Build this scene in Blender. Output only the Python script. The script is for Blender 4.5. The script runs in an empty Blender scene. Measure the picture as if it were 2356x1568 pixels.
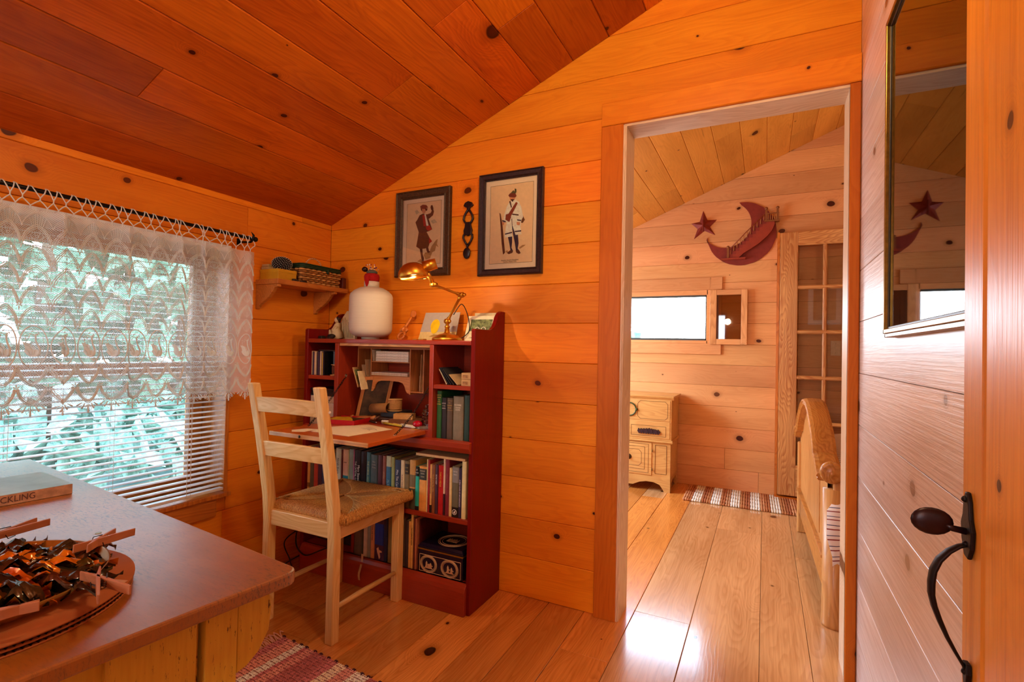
import bpy, bmesh, math, random
from mathutils import Vector, Matrix, Quaternion
random.seed(7)
PI = math.pi
S = bpy.context.scene
COL = S.collection
# ---------------------------------------------------------------- camera
cam_d = bpy.data.cameras.new('camera'); cam = bpy.data.objects.new('camera', cam_d); COL.objects.link(cam)
def cam_axes(a, b, c):
    ca, sa, cb, sb, cc, sc = math.cos(a), math.sin(a), math.cos(b), math.sin(b), math.cos(c), math.sin(c)
    F = Vector((-sa*cb, ca*cb, sb)); R0 = Vector((ca, sa, 0)); U0 = R0.cross(F)
    return R0*cc + U0*sc, U0*cc - R0*sc, F
R_, U_, F_ = cam_axes(0.460334, 0.015126, 0.0209195)
m = Matrix((R_, U_, -F_)).transposed().to_4x4(); m.translation = Vector((2.185, -2.1, 1.108))
cam.matrix_world = m
cam_d.sensor_width = 36; cam_d.lens = 36*1174.14/2356
cam_d.clip_start = 0.02; cam_d.clip_end = 200
S.camera = cam
# ---------------------------------------------------------------- colour management
S.view_settings.view_transform = 'Standard'; S.view_settings.look = 'None'
S.view_settings.gamma = 1; S.view_settings.use_curve_mapping = False
S.view_settings.exposure = 0.0
# ---------------------------------------------------------------- world: hazy bright sky
W = bpy.data.worlds.new('sky'); S.world = W; W.use_nodes = True
wn = W.node_tree; wn.nodes.clear()
wo = wn.nodes.new('ShaderNodeOutputWorld'); wb = wn.nodes.new('ShaderNodeBackground')
wt = wn.nodes.new('ShaderNodeTexCoord'); wx = wn.nodes.new('ShaderNodeSeparateXYZ'); wr = wn.nodes.new('ShaderNodeValToRGB')
wr.color_ramp.elements[0].position = 0.0; wr.color_ramp.elements[0].color = (0.80, 0.90, 1.0, 1)
wr.color_ramp.elements[1].position = 0.6; wr.color_ramp.elements[1].color = (0.52, 0.74, 1.0, 1)
wn.links.new(wt.outputs['Generated'], wx.inputs[0]); wn.links.new(wx.outputs['Z'], wr.inputs[0])
wn.links.new(wr.outputs[0], wb.inputs[0]); wb.inputs[1].default_value = 19.0
wn.links.new(wb.outputs[0], wo.inputs[0])
# ---------------------------------------------------------------- daylight portals at the windows, seen and added, and the fill lights
def area(name, loc, aim, sx, sy, power, color, portal=False, spread=None):
    d = bpy.data.lights.new(name, 'AREA'); d.shape = 'RECTANGLE'; d.size = sx; d.size_y = sy
    d.energy = power; d.color = color
    if portal: d.cycles.is_portal = True
    if spread: d.spread = spread
    o = bpy.data.objects.new(name, d); COL.objects.link(o); o.location = loc
    o.rotation_euler = (Vector(aim) - Vector(loc)).to_track_quat('-Z', 'Y').to_euler()
    return o
area('window_portal', (-0.24, -1.28, 0.95), (1, -1.28, 0.95), 1.36, 1.1, 1, (1, 1, 1), True)
area('window_portal', (1.25, 2.60, 1.40), (1.25, 0, 1.40), 1.0, 0.38, 1, (1, 1, 1), True)
area('window_portal', (-0.24, 1.25, 1.35), (1, 1.25, 1.35), 1.5, 1.1, 1, (1, 1, 1), True)
area('window_portal', (1.25, -4.36, 1.35), (1.25, 0, 1.35), .5, 1.1, 1, (1, 1, 1), True)
# unseen lights: warm overhead, plus added fills behind the camera and in the bedroom
def point(name, loc, power, color, r):
    d = bpy.data.lights.new(name, 'POINT'); d.energy = power; d.color = color; d.shadow_soft_size = r
    o = bpy.data.objects.new(name, d); COL.objects.link(o); o.location = loc; return o
point('ceiling_lamp_light', (1.95, -1.20, 2.22), 25, (1.0, 0.76, 0.42), .08)  # unseen warm light overhead, placed to brighten the upper wall
point('floor_lamp_light', (1.55, -3.5, 1.7), 27, (1.0, 0.80, 0.52), .05)  # added warm fill, no lamp stands there
area('bedroom_cool_fill', (.06, 1.25, 1.32), (2, 1.4, .9), 1.4, 1.0, 40, (.80, .90, 1.0))  # added cool fill inside the unseen left window, standing in for daylight
point('bedroom_warm_fill', (3.1, 1.2, 2.3), 7, (1.0, 0.80, 0.48), .05)  # added warm fill for the upper part of the bedroom
# ---------------------------------------------------------------- material helpers
def lin(h):
    if isinstance(h, (tuple, list)): return tuple(h[:3])
    h = h.lstrip('#'); v = [int(h[i:i+2], 16)/255 for i in (0, 2, 4)]
    return tuple(c/12.92 if c <= .04045 else ((c+.055)/1.055)**2.4 for c in v)
class NT:
    def __init__(s, name):
        s.m = bpy.data.materials.new(name); s.m.use_nodes = True; s.t = s.m.node_tree; s.t.nodes.clear()
        s.out = s.n('ShaderNodeOutputMaterial'); s.b = s.n('ShaderNodeBsdfPrincipled'); s.l(s.b.outputs[0], s.out.inputs[0])
    def n(s, ty, **k):
        x = s.t.nodes.new(ty)
        for a, v in k.items(): setattr(x, a, v)
        return x
    def l(s, a, b): s.t.links.new(a, b)
    def put(s, sock, v):
        if hasattr(v, 'is_output'): s.l(v, sock)
        elif isinstance(v, (tuple, list)) and len(v) == 3 and sock.type == 'RGBA': sock.default_value = (*v, 1)
        else: sock.default_value = v
    def math(s, op, a, b=None, c=None, clamp=False):
        x = s.n('ShaderNodeMath', operation=op); x.use_clamp = clamp
        s.put(x.inputs[0], a)
        if b is not None: s.put(x.inputs[1], b)
        if c is not None: s.put(x.inputs[2], c)
        return x.outputs[0]
    def mix(s, f, a, b, bt='MIX'):
        x = s.n('ShaderNodeMix', data_type='RGBA', blend_type=bt); s.put(x.inputs[0], f); s.put(x.inputs[6], a); s.put(x.inputs[7], b)
        return x.outputs[2]
    def obj(s): return s.n('ShaderNodeTexCoord').outputs['Object']
    def mapping(s, v, sc=(1, 1, 1), rot=(0, 0, 0), loc=(0, 0, 0)):
        x = s.n('ShaderNodeMapping'); s.l(v, x.inputs[0]); x.inputs['Scale'].default_value = sc
        x.inputs['Rotation'].default_value = rot; x.inputs['Location'].default_value = loc
        return x.outputs[0]
    def noise(s, v, scale=5, detail=2, rough=.5, dist=0):
        x = s.n('ShaderNodeTexNoise'); s.l(v, x.inputs['Vector']); x.inputs['Scale'].default_value = scale
        x.inputs['Detail'].default_value = detail; x.inputs['Roughness'].default_value = rough; x.inputs['Distortion'].default_value = dist
        return x.outputs['Fac']
    def sstep(s, v, lo, hi, a=0., b=1.):
        x = s.n('ShaderNodeMapRange', interpolation_type='SMOOTHSTEP'); s.put(x.inputs[0], v)
        s.put(x.inputs[1], lo); s.put(x.inputs[2], hi); s.put(x.inputs[3], a); s.put(x.inputs[4], b)
        return x.outputs[0]
    def bump(s, h, strength=.2, dist=.001):
        x = s.n('ShaderNodeBump'); s.l(h, x.inputs['Height']); x.inputs['Strength'].default_value = strength
        x.inputs['Distance'].default_value = dist; s.l(x.outputs[0], s.b.inputs['Normal'])
    def fin(s, col=None, rough=.5, metal=0, spec=.5, coat=0):
        if col is not None: s.put(s.b.inputs['Base Color'], col)
        s.put(s.b.inputs['Roughness'], rough); s.b.inputs['Metallic'].default_value = metal
        s.b.inputs['Specular IOR Level'].default_value = spec; s.b.inputs['Coat Weight'].default_value = coat
        return s.m
_mc = {}
def plain(h, rough=.55, metal=0, spec=.4, bumpy=0, nscale=60, vary=.10):
    """coloured surface with a faint procedural mottling"""
    k = ('plain', str(h), rough, metal, bumpy, nscale, vary)
    if k in _mc: return _mc[k]
    t = NT('paint_%02d' % len(_mc)); c = lin(h)
    nz = t.noise(t.obj(), nscale, 3, .6)
    col = t.mix(t.sstep(nz, .25, .75), tuple(x*(1-vary) for x in c), tuple(min(1, x*(1+vary)) for x in c))
    if bumpy: t.bump(nz, bumpy, .002)
    _mc[k] = t.fin(col, rough, metal, spec); return _mc[k]
def wood(name, light, dark, axis='X', knot=None, knots=0.0, kscale=4.0, grain=1.0, rough=.35, bump=.15, vary=.18, coat=0.0, streak=.5, hue=0.0, spec=.5, ringf=16., flaw=0.0, ringa=.5, coatr=.12):
    """planed timber: growth rings, fine streaks, knots and a tone of its own for each board"""
    k = (name, axis)
    if k in _mc: return _mc[k]
    t = NT(name+'_'+axis.lower()); L, D = lin(light), lin(dark); K = lin(knot or dark)
    v = t.obj(); oi = t.n('ShaderNodeObjectInfo').outputs['Random']
    # turn the grain onto X: swizzle the coordinates
    sp = t.n('ShaderNodeSeparateXYZ'); t.l(v, sp.inputs[0]); cb = t.n('ShaderNodeCombineXYZ')
    order = {'X': (0, 1, 2), 'Y': (1, 0, 2), 'Z': (2, 0, 1)}[axis]
    r1 = t.math('MULTIPLY', oi, 57.3); r2 = t.math('MULTIPLY', oi, 31.7)
    t.l(t.math('ADD', sp.outputs[order[0]], r1), cb.inputs[0]); t.l(t.math('ADD', sp.outputs[order[1]], r2), cb.inputs[1]); t.l(sp.outputs[order[2]], cb.inputs[2])
    v = cb.outputs[0]
    big = t.noise(t.mapping(v, (.9, 5, 5)), 1.6*grain, 2, .5)
    fine = t.noise(t.mapping(v, (3, 130, 130)), 1*grain, 3, .7)
    kfac = None
    sp2 = t.n('ShaderNodeSeparateXYZ'); t.l(v, sp2.inputs[0])
    ring_in = t.math('ADD', t.math('MULTIPLY', big, 1.0), t.math('MULTIPLY', t.math('ADD', sp2.outputs[1], sp2.outputs[2]), 2.2))
    if knots > 0:
        vo = t.n('ShaderNodeTexVoronoi', voronoi_dimensions='2D'); vo.inputs['Scale'].default_value = kscale
        wob = t.n('ShaderNodeTexNoise'); wob.inputs['Scale'].default_value = 9; t.l(v, wob.inputs['Vector'])
        wv = t.n('ShaderNodeVectorMath', operation='MULTIPLY_ADD'); t.l(wob.outputs['Color'], wv.inputs[0]); wv.inputs[1].default_value = (.035, .02, 0); t.l(t.mapping(v, (.78, 1, 1)), wv.inputs[2])
        t.l(wv.outputs[0], vo.inputs['Vector'])
        cs = t.n('ShaderNodeSeparateColor'); t.l(vo.outputs['Color'], cs.inputs[0])
        rad = t.math('MULTIPLY', t.sstep(cs.outputs[0], 1-knots, 1.0), .068)
        rad = t.math('MULTIPLY_ADD', rad, 1.0, t.math('MULTIPLY', t.math('GREATER_THAN', cs.outputs[1], 1-knots*.7), .022))
        q = t.math('DIVIDE', vo.outputs['Distance'], t.math('MAXIMUM', rad, .0005))
        core = t.sstep(q, 1.15, .85); halo = t.sstep(q, 2.6, 1.0); ringk = t.math('MULTIPLY', t.sstep(q, .55, .9), core)
        kfac = (core, halo, ringk)
        ring_in = t.math('ADD', ring_in, t.math('MULTIPLY', t.sstep(q, 5.0, .5), .35))
    rings = t.math('FRACT', t.math('MULTIPLY', ring_in, ringf))
    rings = t.math('MULTIPLY', t.sstep(rings, .15, .85), t.sstep(rings, 1.0, .86))
    g = t.math('ADD', t.math('MULTIPLY', rings, ringa), t.math('MULTIPLY', t.sstep(fine, .3, .75), streak))
    g = t.math('ADD', g, t.math('MULTIPLY', t.math('SUBTRACT', big, .5), 1.1), clamp=True)
    col = t.mix(g, L, D)
    hs = t.n('ShaderNodeHueSaturation'); t.l(col, hs.inputs['Color'])
    hs.inputs['Hue'].default_value = .5
    t.l(t.math('MULTIPLY_ADD', t.math('SUBTRACT', oi, .5), 2*vary, 1.0), hs.inputs['Value'])
    if hue: t.l(t.math('MULTIPLY_ADD', t.math('SUBTRACT', t.math('FRACT', t.math('MULTIPLY', oi, 7.13)), .5), hue, .5), hs.inputs['Hue'])
    col = hs.outputs[0]
    if kfac:
        col = t.mix(t.math('MULTIPLY', kfac[1], .45), col, tuple(x*.55 for x in D))
        col = t.mix(kfac[0], col, K); col = t.mix(t.math('MULTIPLY', kfac[2], .6), col, tuple(x*.35 for x in K))
    if flaw:
        fl = t.sstep(t.noise(t.mapping(v, (1.2, 16, 16)), 2.2, 4, .65), .66, .72)
        col = t.mix(t.math('MULTIPLY', fl, flaw), col, tuple(x*.4 for x in D))
    blot = t.noise(t.mapping(v, (.8, 3, 3)), 1.1, 2)
    col = t.mix(t.math('MULTIPLY', t.sstep(blot, .42, .75), .35), col, tuple(x*.62 for x in D))
    t.bump(g, bump, .0012)
    m = t.fin(col, rough, 0, spec, coat); t.b.inputs['Coat Roughness'].default_value = coatr
    _mc[k] = m; return m
# ---------------------------------------------------------------- mesh helpers
class MB:
    """collects shapes (world or local coordinates) and links them as one mesh object"""
    def __init__(s): s.v = []; s.f = []; s.mi = []; s.sm = []; s.mats = []; s.uv = {}
    def mat(s, m):
        if m is None: return 0
        if m not in s.mats: s.mats.append(m)
        return s.mats.index(m)
    def add(s, vs, fs, m=None, smooth=False):
        o = len(s.v); s.v += [tuple(x) for x in vs]; i = s.mat(m)
        for f in fs: s.f.append([o+a for a in f]); s.mi.append(i); s.sm.append(smooth)
        return s
    def box(s, x0, x1, y0, y1, z0, z1, m=None):
        v = [(x, y, z) for x in (x0, x1) for y in (y0, y1) for z in (z0, z1)]
        return s.add(v, [(0, 1, 3, 2), (4, 6, 7, 5), (0, 4, 5, 1), (2, 3, 7, 6), (0, 2, 6, 4), (1, 5, 7, 3)], m)
    def bbox(s, x0, x1, y0, y1, z0, z1, b=.003, m=None):
        """box with chamfered edges"""
        b = min(b, (x1-x0)*.45, (y1-y0)*.45, (z1-z0)*.45)
        bm = bmesh.new(); bmesh.ops.create_cube(bm, size=1)
        for v in bm.verts: v.co = ((x0+x1)/2+v.co.x*(x1-x0), (y0+y1)/2+v.co.y*(y1-y0), (z0+z1)/2+v.co.z*(z1-z0))
        bmesh.ops.bevel(bm, geom=bm.edges[:], offset=b, segments=2, affect='EDGES', profile=.5)
        bm.verts.index_update(); s.add([v.co[:] for v in bm.verts], [[v.index for v in f.verts] for f in bm.faces], m, False); bm.free()
        return s
    def obox(s, c, ax, ay, az, hx, hy, hz, m=None):
        c, ax, ay, az = Vector(c), Vector(ax), Vector(ay), Vector(az)
        v = [c+ax*(hx*a)+ay*(hy*b)+az*(hz*d) for a in (-1, 1) for b in (-1, 1) for d in (-1, 1)]
        return s.add(v, [(0, 1, 3, 2), (4, 6, 7, 5), (0, 4, 5, 1), (2, 3, 7, 6), (0, 2, 6, 4), (1, 5, 7, 3)], m)
    def prism(s, poly, fn, a, b, m=None, smooth=False):
        """extrude a 2-D outline; fn(u, v, w) gives the 3-D point"""
        n = len(poly); v = [fn(p[0], p[1], a) for p in poly]+[fn(p[0], p[1], b) for p in poly]
        s.add(v, [list(range(n))[::-1], list(range(n, 2*n))], m, False); o = len(s.v)-2*n; i = s.mat(m)
        for k in range(n):
            s.f.append([o+k, o+(k+1) % n, o+n+(k+1) % n, o+n+k]); s.mi.append(i); s.sm.append(smooth)
        return s
    def tube(s, pts, r, seg=8, m=None, caps=True, flat=1.0, up=None):
        pts = [Vector(p) for p in pts]; n = len(pts); rr = r if isinstance(r, (list, tuple)) else [r]*n
        v = []; prev = None
        for i, p in enumerate(pts):
            t = (pts[min(i+1, n-1)]-pts[max(i-1, 0)])
            t = t.normalized() if t.length > 1e-9 else Vector((0, 0, 1))
            if prev is None:
                a = Vector(up) if up else (Vector((0, 0, 1)) if abs(t.z) < .9 else Vector((1, 0, 0)))
            else: a = prev
            a = (a - t*a.dot(t)); a = a.normalized() if a.length > 1e-6 else t.orthogonal().normalized()
            prev = a; b = t.cross(a)
            for k in range(seg):
                q = 2*PI*k/seg; v.append(p+a*(rr[i]*math.cos(q)*flat)+b*(rr[i]*math.sin(q)))
        f = []
        for i in range(n-1):
            for k in range(seg): f.append((i*seg+k, i*seg+(k+1) % seg, (i+1)*seg+(k+1) % seg, (i+1)*seg+k))
        if caps: f += [tuple(range(seg))[::-1], tuple(range((n-1)*seg, n*seg))]
        return s.add(v, f, m, seg > 5)
    def lathe(s, prof, c=(0, 0, 0), seg=24, m=None, axis=(0, 0, 1), xd=None):
        """profile: list of (radius, height)"""
        c = Vector(c); az = Vector(axis).normalized(); ax = (Vector(xd) if xd else az.orthogonal()).normalized(); ay = az.cross(ax)
        v = []; n = len(prof)
        for r, h in prof:
            for k in range(seg):
                q = 2*PI*k/seg; v.append(c+az*h+ax*(r*math.cos(q))+ay*(r*math.sin(q)))
        f = [(i*seg+k, i*seg+(k+1) % seg, (i+1)*seg+(k+1) % seg, (i+1)*seg+k) for i in range(n-1) for k in range(seg)]
        f += [tuple(range(seg))[::-1], tuple(range((n-1)*seg, n*seg))]
        return s.add(v, f, m, True)
    def grid(s, nu, nv, fn, m=None, smooth=True, thick=None):
        v = [fn(i/nu, j/nv) for j in range(nv+1) for i in range(nu+1)]
        f = [(j*(nu+1)+i, j*(nu+1)+i+1, (j+1)*(nu+1)+i+1, (j+1)*(nu+1)+i) for j in range(nv) for i in range(nu)]
        return s.add(v, f, m, smooth)
    def ball(s, c, r, m=None, u=12, w=8, sq=(1, 1, 1)):
        pr = [(math.sin(PI*i/w)*r, -math.cos(PI*i/w)*r) for i in range(w+1)]; pr[0] = (1e-5, -r); pr[-1] = (1e-5, r)
        o = len(s.v); s.lathe(pr, (0, 0, 0), u, m)
        for i in range(o, len(s.v)):
            p = s.v[i]; s.v[i] = (c[0]+p[0]*sq[0], c[1]+p[1]*sq[1], c[2]+p[2]*sq[2])
        return s
    def xf(s, M):
        s.v = [tuple(M @ Vector(p)) for p in s.v]; return s
    def build(s, name, mat=None, parent=None, bevel=0, kind=None, label=None, subs=0):
        me = bpy.data.meshes.new(name)
        off = Vector(parent['_o']) if parent is not None and '_o' in parent.keys() else Vector((0, 0, 0))
        me.from_pydata([tuple(Vector(p)-off) for p in s.v], [], s.f)
        if mat is not None and not s.mats: me.materials.append(mat)
        for x in s.mats: me.materials.append(x)
        for p, i, q in zip(me.polygons, s.mi, s.sm): p.material_index = i if s.mats else 0; p.use_smooth = q
        bm = bmesh.new(); bm.from_mesh(me); bmesh.ops.recalc_face_normals(bm, faces=bm.faces[:]); bm.to_mesh(me); bm.free()
        o = bpy.data.objects.new(name, me); COL.objects.link(o)
        if parent is not None:
            o.parent = parent
            if '_o' in parent.keys(): o['_o'] = parent['_o']
        if bevel:
            b = o.modifiers.new('bevel', 'BEVEL'); b.width = bevel; b.segments = 2; b.limit_method = 'ANGLE'; b.angle_limit = math.radians(40)
        if kind: o['kind'] = kind
        if label: o['label'] = label
        return o
def tag(o, label, cat, group=None):
    o['label'] = label; o['category'] = cat
    if group: o['group'] = group
    return o
def thing(name, loc, label, cat, group=None, rotz=0, world=True):
    """an Empty at the thing's base; parts are built in world coordinates (world=True) or local ones"""
    o = bpy.data.objects.new(name, None); COL.objects.link(o); o.location = loc; o.rotation_euler = (0, 0, rotz)
    o.empty_display_size = .05
    if world: o['_o'] = tuple(loc)
    return tag(o, label, cat, group)
def struct(o): o['kind'] = 'structure'; return o
def single(mb, name, mat, loc, label, cat, group=None, bevel=0, rot=None):
    """a thing that is one mesh, built in world coordinates, origin moved to loc"""
    mb.v = [tuple(Vector(p)-Vector(loc)) for p in mb.v]
    o = mb.build(name, mat, None, bevel); o.location = loc
    if rot: o.rotation_euler = rot
    return tag(o, label, cat, group)
_bc = {}
def board(name, parent, mat, org, xd, yd, poly, T=.02, c=.004):
    """a plank: outline poly in (along, across) metres from org, thickness T along xd x yd, chamfered front arrises"""
    xd, yd = Vector(xd).normalized(), Vector(yd).normalized(); zd = xd.cross(yd)
    cx = sum(p[0] for p in poly)/len(poly); cy = sum(p[1] for p in poly)/len(poly)
    loc = [(p[0]-cx, p[1]-cy) for p in poly]; key = (tuple((round(a, 4), round(b, 4)) for a, b in loc), T, c, mat.name)
    if key not in _bc:
        n = len(loc); v = []
        for x, y in loc: v.append((x, y, 0))
        for x, y in loc: v.append((x, y, T-c))
        hx = max(abs(p[0]) for p in loc); hy = max(abs(p[1]) for p in loc)
        for x, y in loc: v.append((x*(1-.4*c/hx), y*(1-c/hy), T))
        f = [list(range(n))[::-1], list(range(2*n, 3*n))]
        for k in range(n):
            j = (k+1) % n; f += [(k, j, n+j, n+k), (n+k, n+j, 2*n+j, 2*n+k)]
        me = bpy.data.meshes.new(name); me.from_pydata(v, [], f); me.materials.append(mat); _bc[key] = me
    o = bpy.data.objects.new(name, _bc[key]); COL.objects.link(o)
    M = Matrix((xd, yd, zd)).transposed().to_4x4(); M.translation = Vector(org)+xd*cx+yd*cy
    if parent is not None:
        o.parent = parent
        if '_o' in parent.keys(): M.translation = M.translation - Vector(parent['_o'])
    o.matrix_basis = M; return o
def rect(a, b, c, d): return [(a, c), (b, c), (b, d), (a, d)]
def textmesh(s, size, mat, name='lettering', parent=None, org=(0, 0, 0), xd=(1, 0, 0), yd=(0, 0, 1), depth=.0002, align='CENTER', squeeze=1.0):
    cu = bpy.data.curves.new(name, 'FONT'); cu.body = s; cu.size = size; cu.extrude = depth; cu.align_x = align; cu.align_y = 'CENTER'
    cu.resolution_u = 2
    t = bpy.data.objects.new(name, cu); COL.objects.link(t); dg = bpy.context.evaluated_depsgraph_get()
    me = bpy.data.meshes.new_from_object(t.evaluated_get(dg)); bpy.data.objects.remove(t); bpy.data.curves.remove(cu)
    me.materials.clear(); me.materials.append(mat)
    xd, yd = Vector(xd).normalized(), Vector(yd).normalized(); zd = xd.cross(yd)
    off = Vector(parent['_o']) if parent is not None and '_o' in parent.keys() else Vector((0, 0, 0))
    for v in me.vertices: v.co = Vector(org)-off+xd*(v.co.x*squeeze)+yd*v.co.y+zd*v.co.z
    o = bpy.data.objects.new(name, me); COL.objects.link(o)
    if parent is not None: o.parent = parent
    return o
# ================================================================ materials of the room
PW = dict(knot='#4c1605', knots=.40, kscale=4.2, rough=.42, bump=.06, ringa=.20, spec=.22)
M_wall = wood('pine_wall', (.92, .290, .014), (.68, .135, .004), 'X', vary=.14, hue=.012, streak=.30, **PW)
M_ceil = wood('pine_ceiling', (.62, .132, .006), (.30, .036, .002), 'X', vary=.22, hue=.012, streak=.35, flaw=.5, **dict(PW, rough=.30, knots=.5, kscale=3.3))  # same pine as the walls, coloured darker because less light reaches it
M_far = wood('pine_bedroom', (.84, .42, .17), (.64, .25, .08), 'X', vary=.10, hue=.010, streak=.28, **dict(PW, knots=.40, rough=.45))  # wall pine again, bedroom daylight put into its paler colour
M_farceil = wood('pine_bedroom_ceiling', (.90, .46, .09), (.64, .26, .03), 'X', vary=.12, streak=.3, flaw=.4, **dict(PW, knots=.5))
M_rough = wood('pine_rough_sawn', (.80, .70, .66), (.46, .33, .27), 'X', knot='#5a3018', knots=.34, kscale=4, ringa=.12, rough=.45, spec=1.0, coat=1.0, coatr=.32, bump=.6, vary=.10, streak=.8, flaw=.3)  # orange pine, the grey daylight sheen is put into its colour
M_floor = wood('floor_pine', (.74, .27, .05), (.44, .125, .018), 'X', knot='#3c1503', knots=.26, kscale=3.6, rough=.22, bump=.12, vary=.14, streak=.5, coat=.5, ringa=.28, ringf=22.)
M_floorlit = wood('floor_daylit_pine', (.78, .42, .17), (.50, .22, .07), 'X', knot='#3c1503', knots=.26, kscale=3.6, rough=.20, bump=.14, vary=.08, streak=.55, coat=.6, ringa=.28)  # floor pine with the doorway daylight painted in as a paler tone
M_trim = wood('pine_trim', (.58, .145, .010), (.38, .070, .004), 'X', knot='#3a0f04', knots=.30, kscale=3.5, spec=.2, rough=.36, bump=.06, vary=.10, streak=.3, ringa=.2)
M_jamb = wood('jamb_pine', (.88, .66, .46), (.68, .44, .26), 'X', knot='#5a2a10', knots=.3, kscale=3, rough=.36, bump=.1, vary=.08, streak=.5)
M_back = plain('#7a3408', .8)
M_doorw = wood('plank_door_pine', (.82, .32, .04), (.54, .17, .02), 'X', knot='#3c1204', knots=.4, kscale=4, rough=.34, bump=.35, vary=.05, streak=.6, ringa=.15)
SL = .425; Z0 = 1.776               # ceiling slope and its height at the left wall
def zc_(x): return Z0+SL*x
SEAM = [.177+.1745*k for k in range(16)]
def rows(z0, z1, seams):
    e = [z0]+[s for s in seams if z0+.01 < s < z1-.01]+[z1]
    return list(zip(e[:-1], e[1:]))
G = .0006
X1 = 2.473
# ---------------- back wall (y = 0), doorway x 1.645..2.45, z 0..2.05
wb_ = struct(MB().box(-.02, 1.645, .022, .098, 0, 2.9).box(1.645, 2.45, .022, .098, 2.05, 2.9).box(2.45, 2.60, .022, .098, 0, 2.9).build('wall_back', M_back))
def poly_cut(x0, x1, z0, z1):
    """row rectangle clipped under the sloping ceiling (ceiling rises with x)"""
    pts = []
    xb = max(x0, (z0-Z0)/SL); xt = max(x0, (z1-Z0)/SL)
    if xb >= x1: return None
    pts = [(xb, z0), (x1, z0)]
    if xt < x1: pts += [(x1, z1), (xt, z1)]
    else: pts += [(x1, zc_(x1))]
    if xb == x0 and xt > x0 and Z0+SL*x0 < z1: pts.append((x0, zc_(x0)))
    return pts
for z0, z1 in rows(0, 2.84, SEAM):
    xe = 1.60 if z0 < 2.05 else X1
    for a, b in [(0, xe)]:
        p = poly_cut(a, b, z0+G, z1-G)
        if p: board('board', wb_, M_wall, (0, .022, 0), (1, 0, 0), (0, 0, 1), p, .022, .0022)
# ---------------- left wall (x = 0), window y -1.95..-0.60, z .435..1.52
wl = struct(MB().box(-.10, -.022, -.59, .44, 0, 1.9).box(-.10, -.022, -1.96, -.59, 0, .43).box(-.10, -.022, -1.96, -.59, 1.53, 1.9).box(-.10, -.022, -4.2, -1.96, 0, 1.9).build('wall_left', M_back))
for z0, z1 in rows(0, Z0+.01, SEAM):
    segs = [(-4.2, 0)] if (z1 < .45 or z0 > 1.50) else [(-4.2, -1.97), (-.588, 0)]
    if z0 > 1.5: segs = [(-4.2, -1.6), (-1.6, -.515), (-.515, 0)] if z0 < 1.7 else [(-4.2, -.2), (-.2, 0)]
    if z0 < .3: segs = [(-4.2, -1.3), (-1.3, -.60), (-.60, 0)]
    for a, b in segs:
        board('board', wl, M_wall, (-.022, 0, 0), (0, 1, 0), (0, 0, 1), rect(a+G, b-G, z0+G, z1-G), .022, .0022)
for z0, z1 in ((1.5408, 1.5718), (.352, .4188)):
    board('board', wl, M_wall, (-.022, 0, 0), (0, 1, 0), (0, 0, 1), rect(-1.97, -.5895, z0, z1), .022, .003)
# ---------------- right wall (x = 2.473): rough-sawn boards
wr_ = struct(MB().box(X1+.022, X1+.12, -4.2, .022, 0, 2.9).build('wall_right', M_back))
for i, (z0, z1) in enumerate(rows(0, 2.84, SEAM)):
    cut = -1.75 - .6*((i*37) % 3)
    for a, b in [(cut, 0), (-4.2, cut)]:
        board('board', wr_, M_rough, (X1+.022, 0, 0), (0, -1, 0), (0, 0, 1), rect(-b+G, -a-G, z0+G, z1-G), .022, .0010)
# ---------------- rear wall behind the camera, with an added opening for fill daylight
struct(MB().box(-.1, 1.0, -4.3, -4.2, 0, 2.9, M_wall).box(1.5, 2.6, -4.3, -4.2, 0, 2.9, M_wall).box(1.0, 1.5, -4.3, -4.2, 0, .8, M_wall).box(1.0, 1.5, -4.3, -4.2, 1.9, 2.9, M_wall).build('wall_rear'))
# ---------------- floor: strips along y through the doorway
fl = struct(MB().box(-.1, 2.6, -4.3, 2.5, -.06, -.021).box(2.6, 4.3, .1, 2.5, -.06, -.021).build('floor', M_back))
xs_ = [-.02, .15, .33, .50, .68, .84, 1.02, 1.21, 1.35, 1.51, 1.70, 1.924, 2.18, 2.346, 2.53, 2.72, 2.93, 3.1, 3.3, 3.5, 3.7, 3.95, 4.2]
for i, (a, b) in enumerate(zip(xs_[:-1], xs_[1:])):
    ys = -4.2 if b < 2.56 else .12
    cuts = [ys] + sorted(random.uniform(ys+.5, 2.2) for _ in range(2 if ys < 0 else 1)) + [2.45]
    if i == 10: cuts = [ys, -2.3, .113, 2.45]
    if i == 11: cuts = [ys, -1.1, 1.4, 2.45]
    if i == 12: cuts = [ys, -.62, 2.45]
    for c, d in zip(cuts[:-1], cuts[1:]):
        board('board', fl, M_floorlit if a > 1.69 or c > .05 else M_floor, (0, 0, -.021), (0, 1, 0), (-1, 0, 0), rect(c+.0008, d-.0008, -b+.0008, -a-.0008), .021, .0015)  # daylit colour on boards in line with the doorway and beyond it
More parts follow.
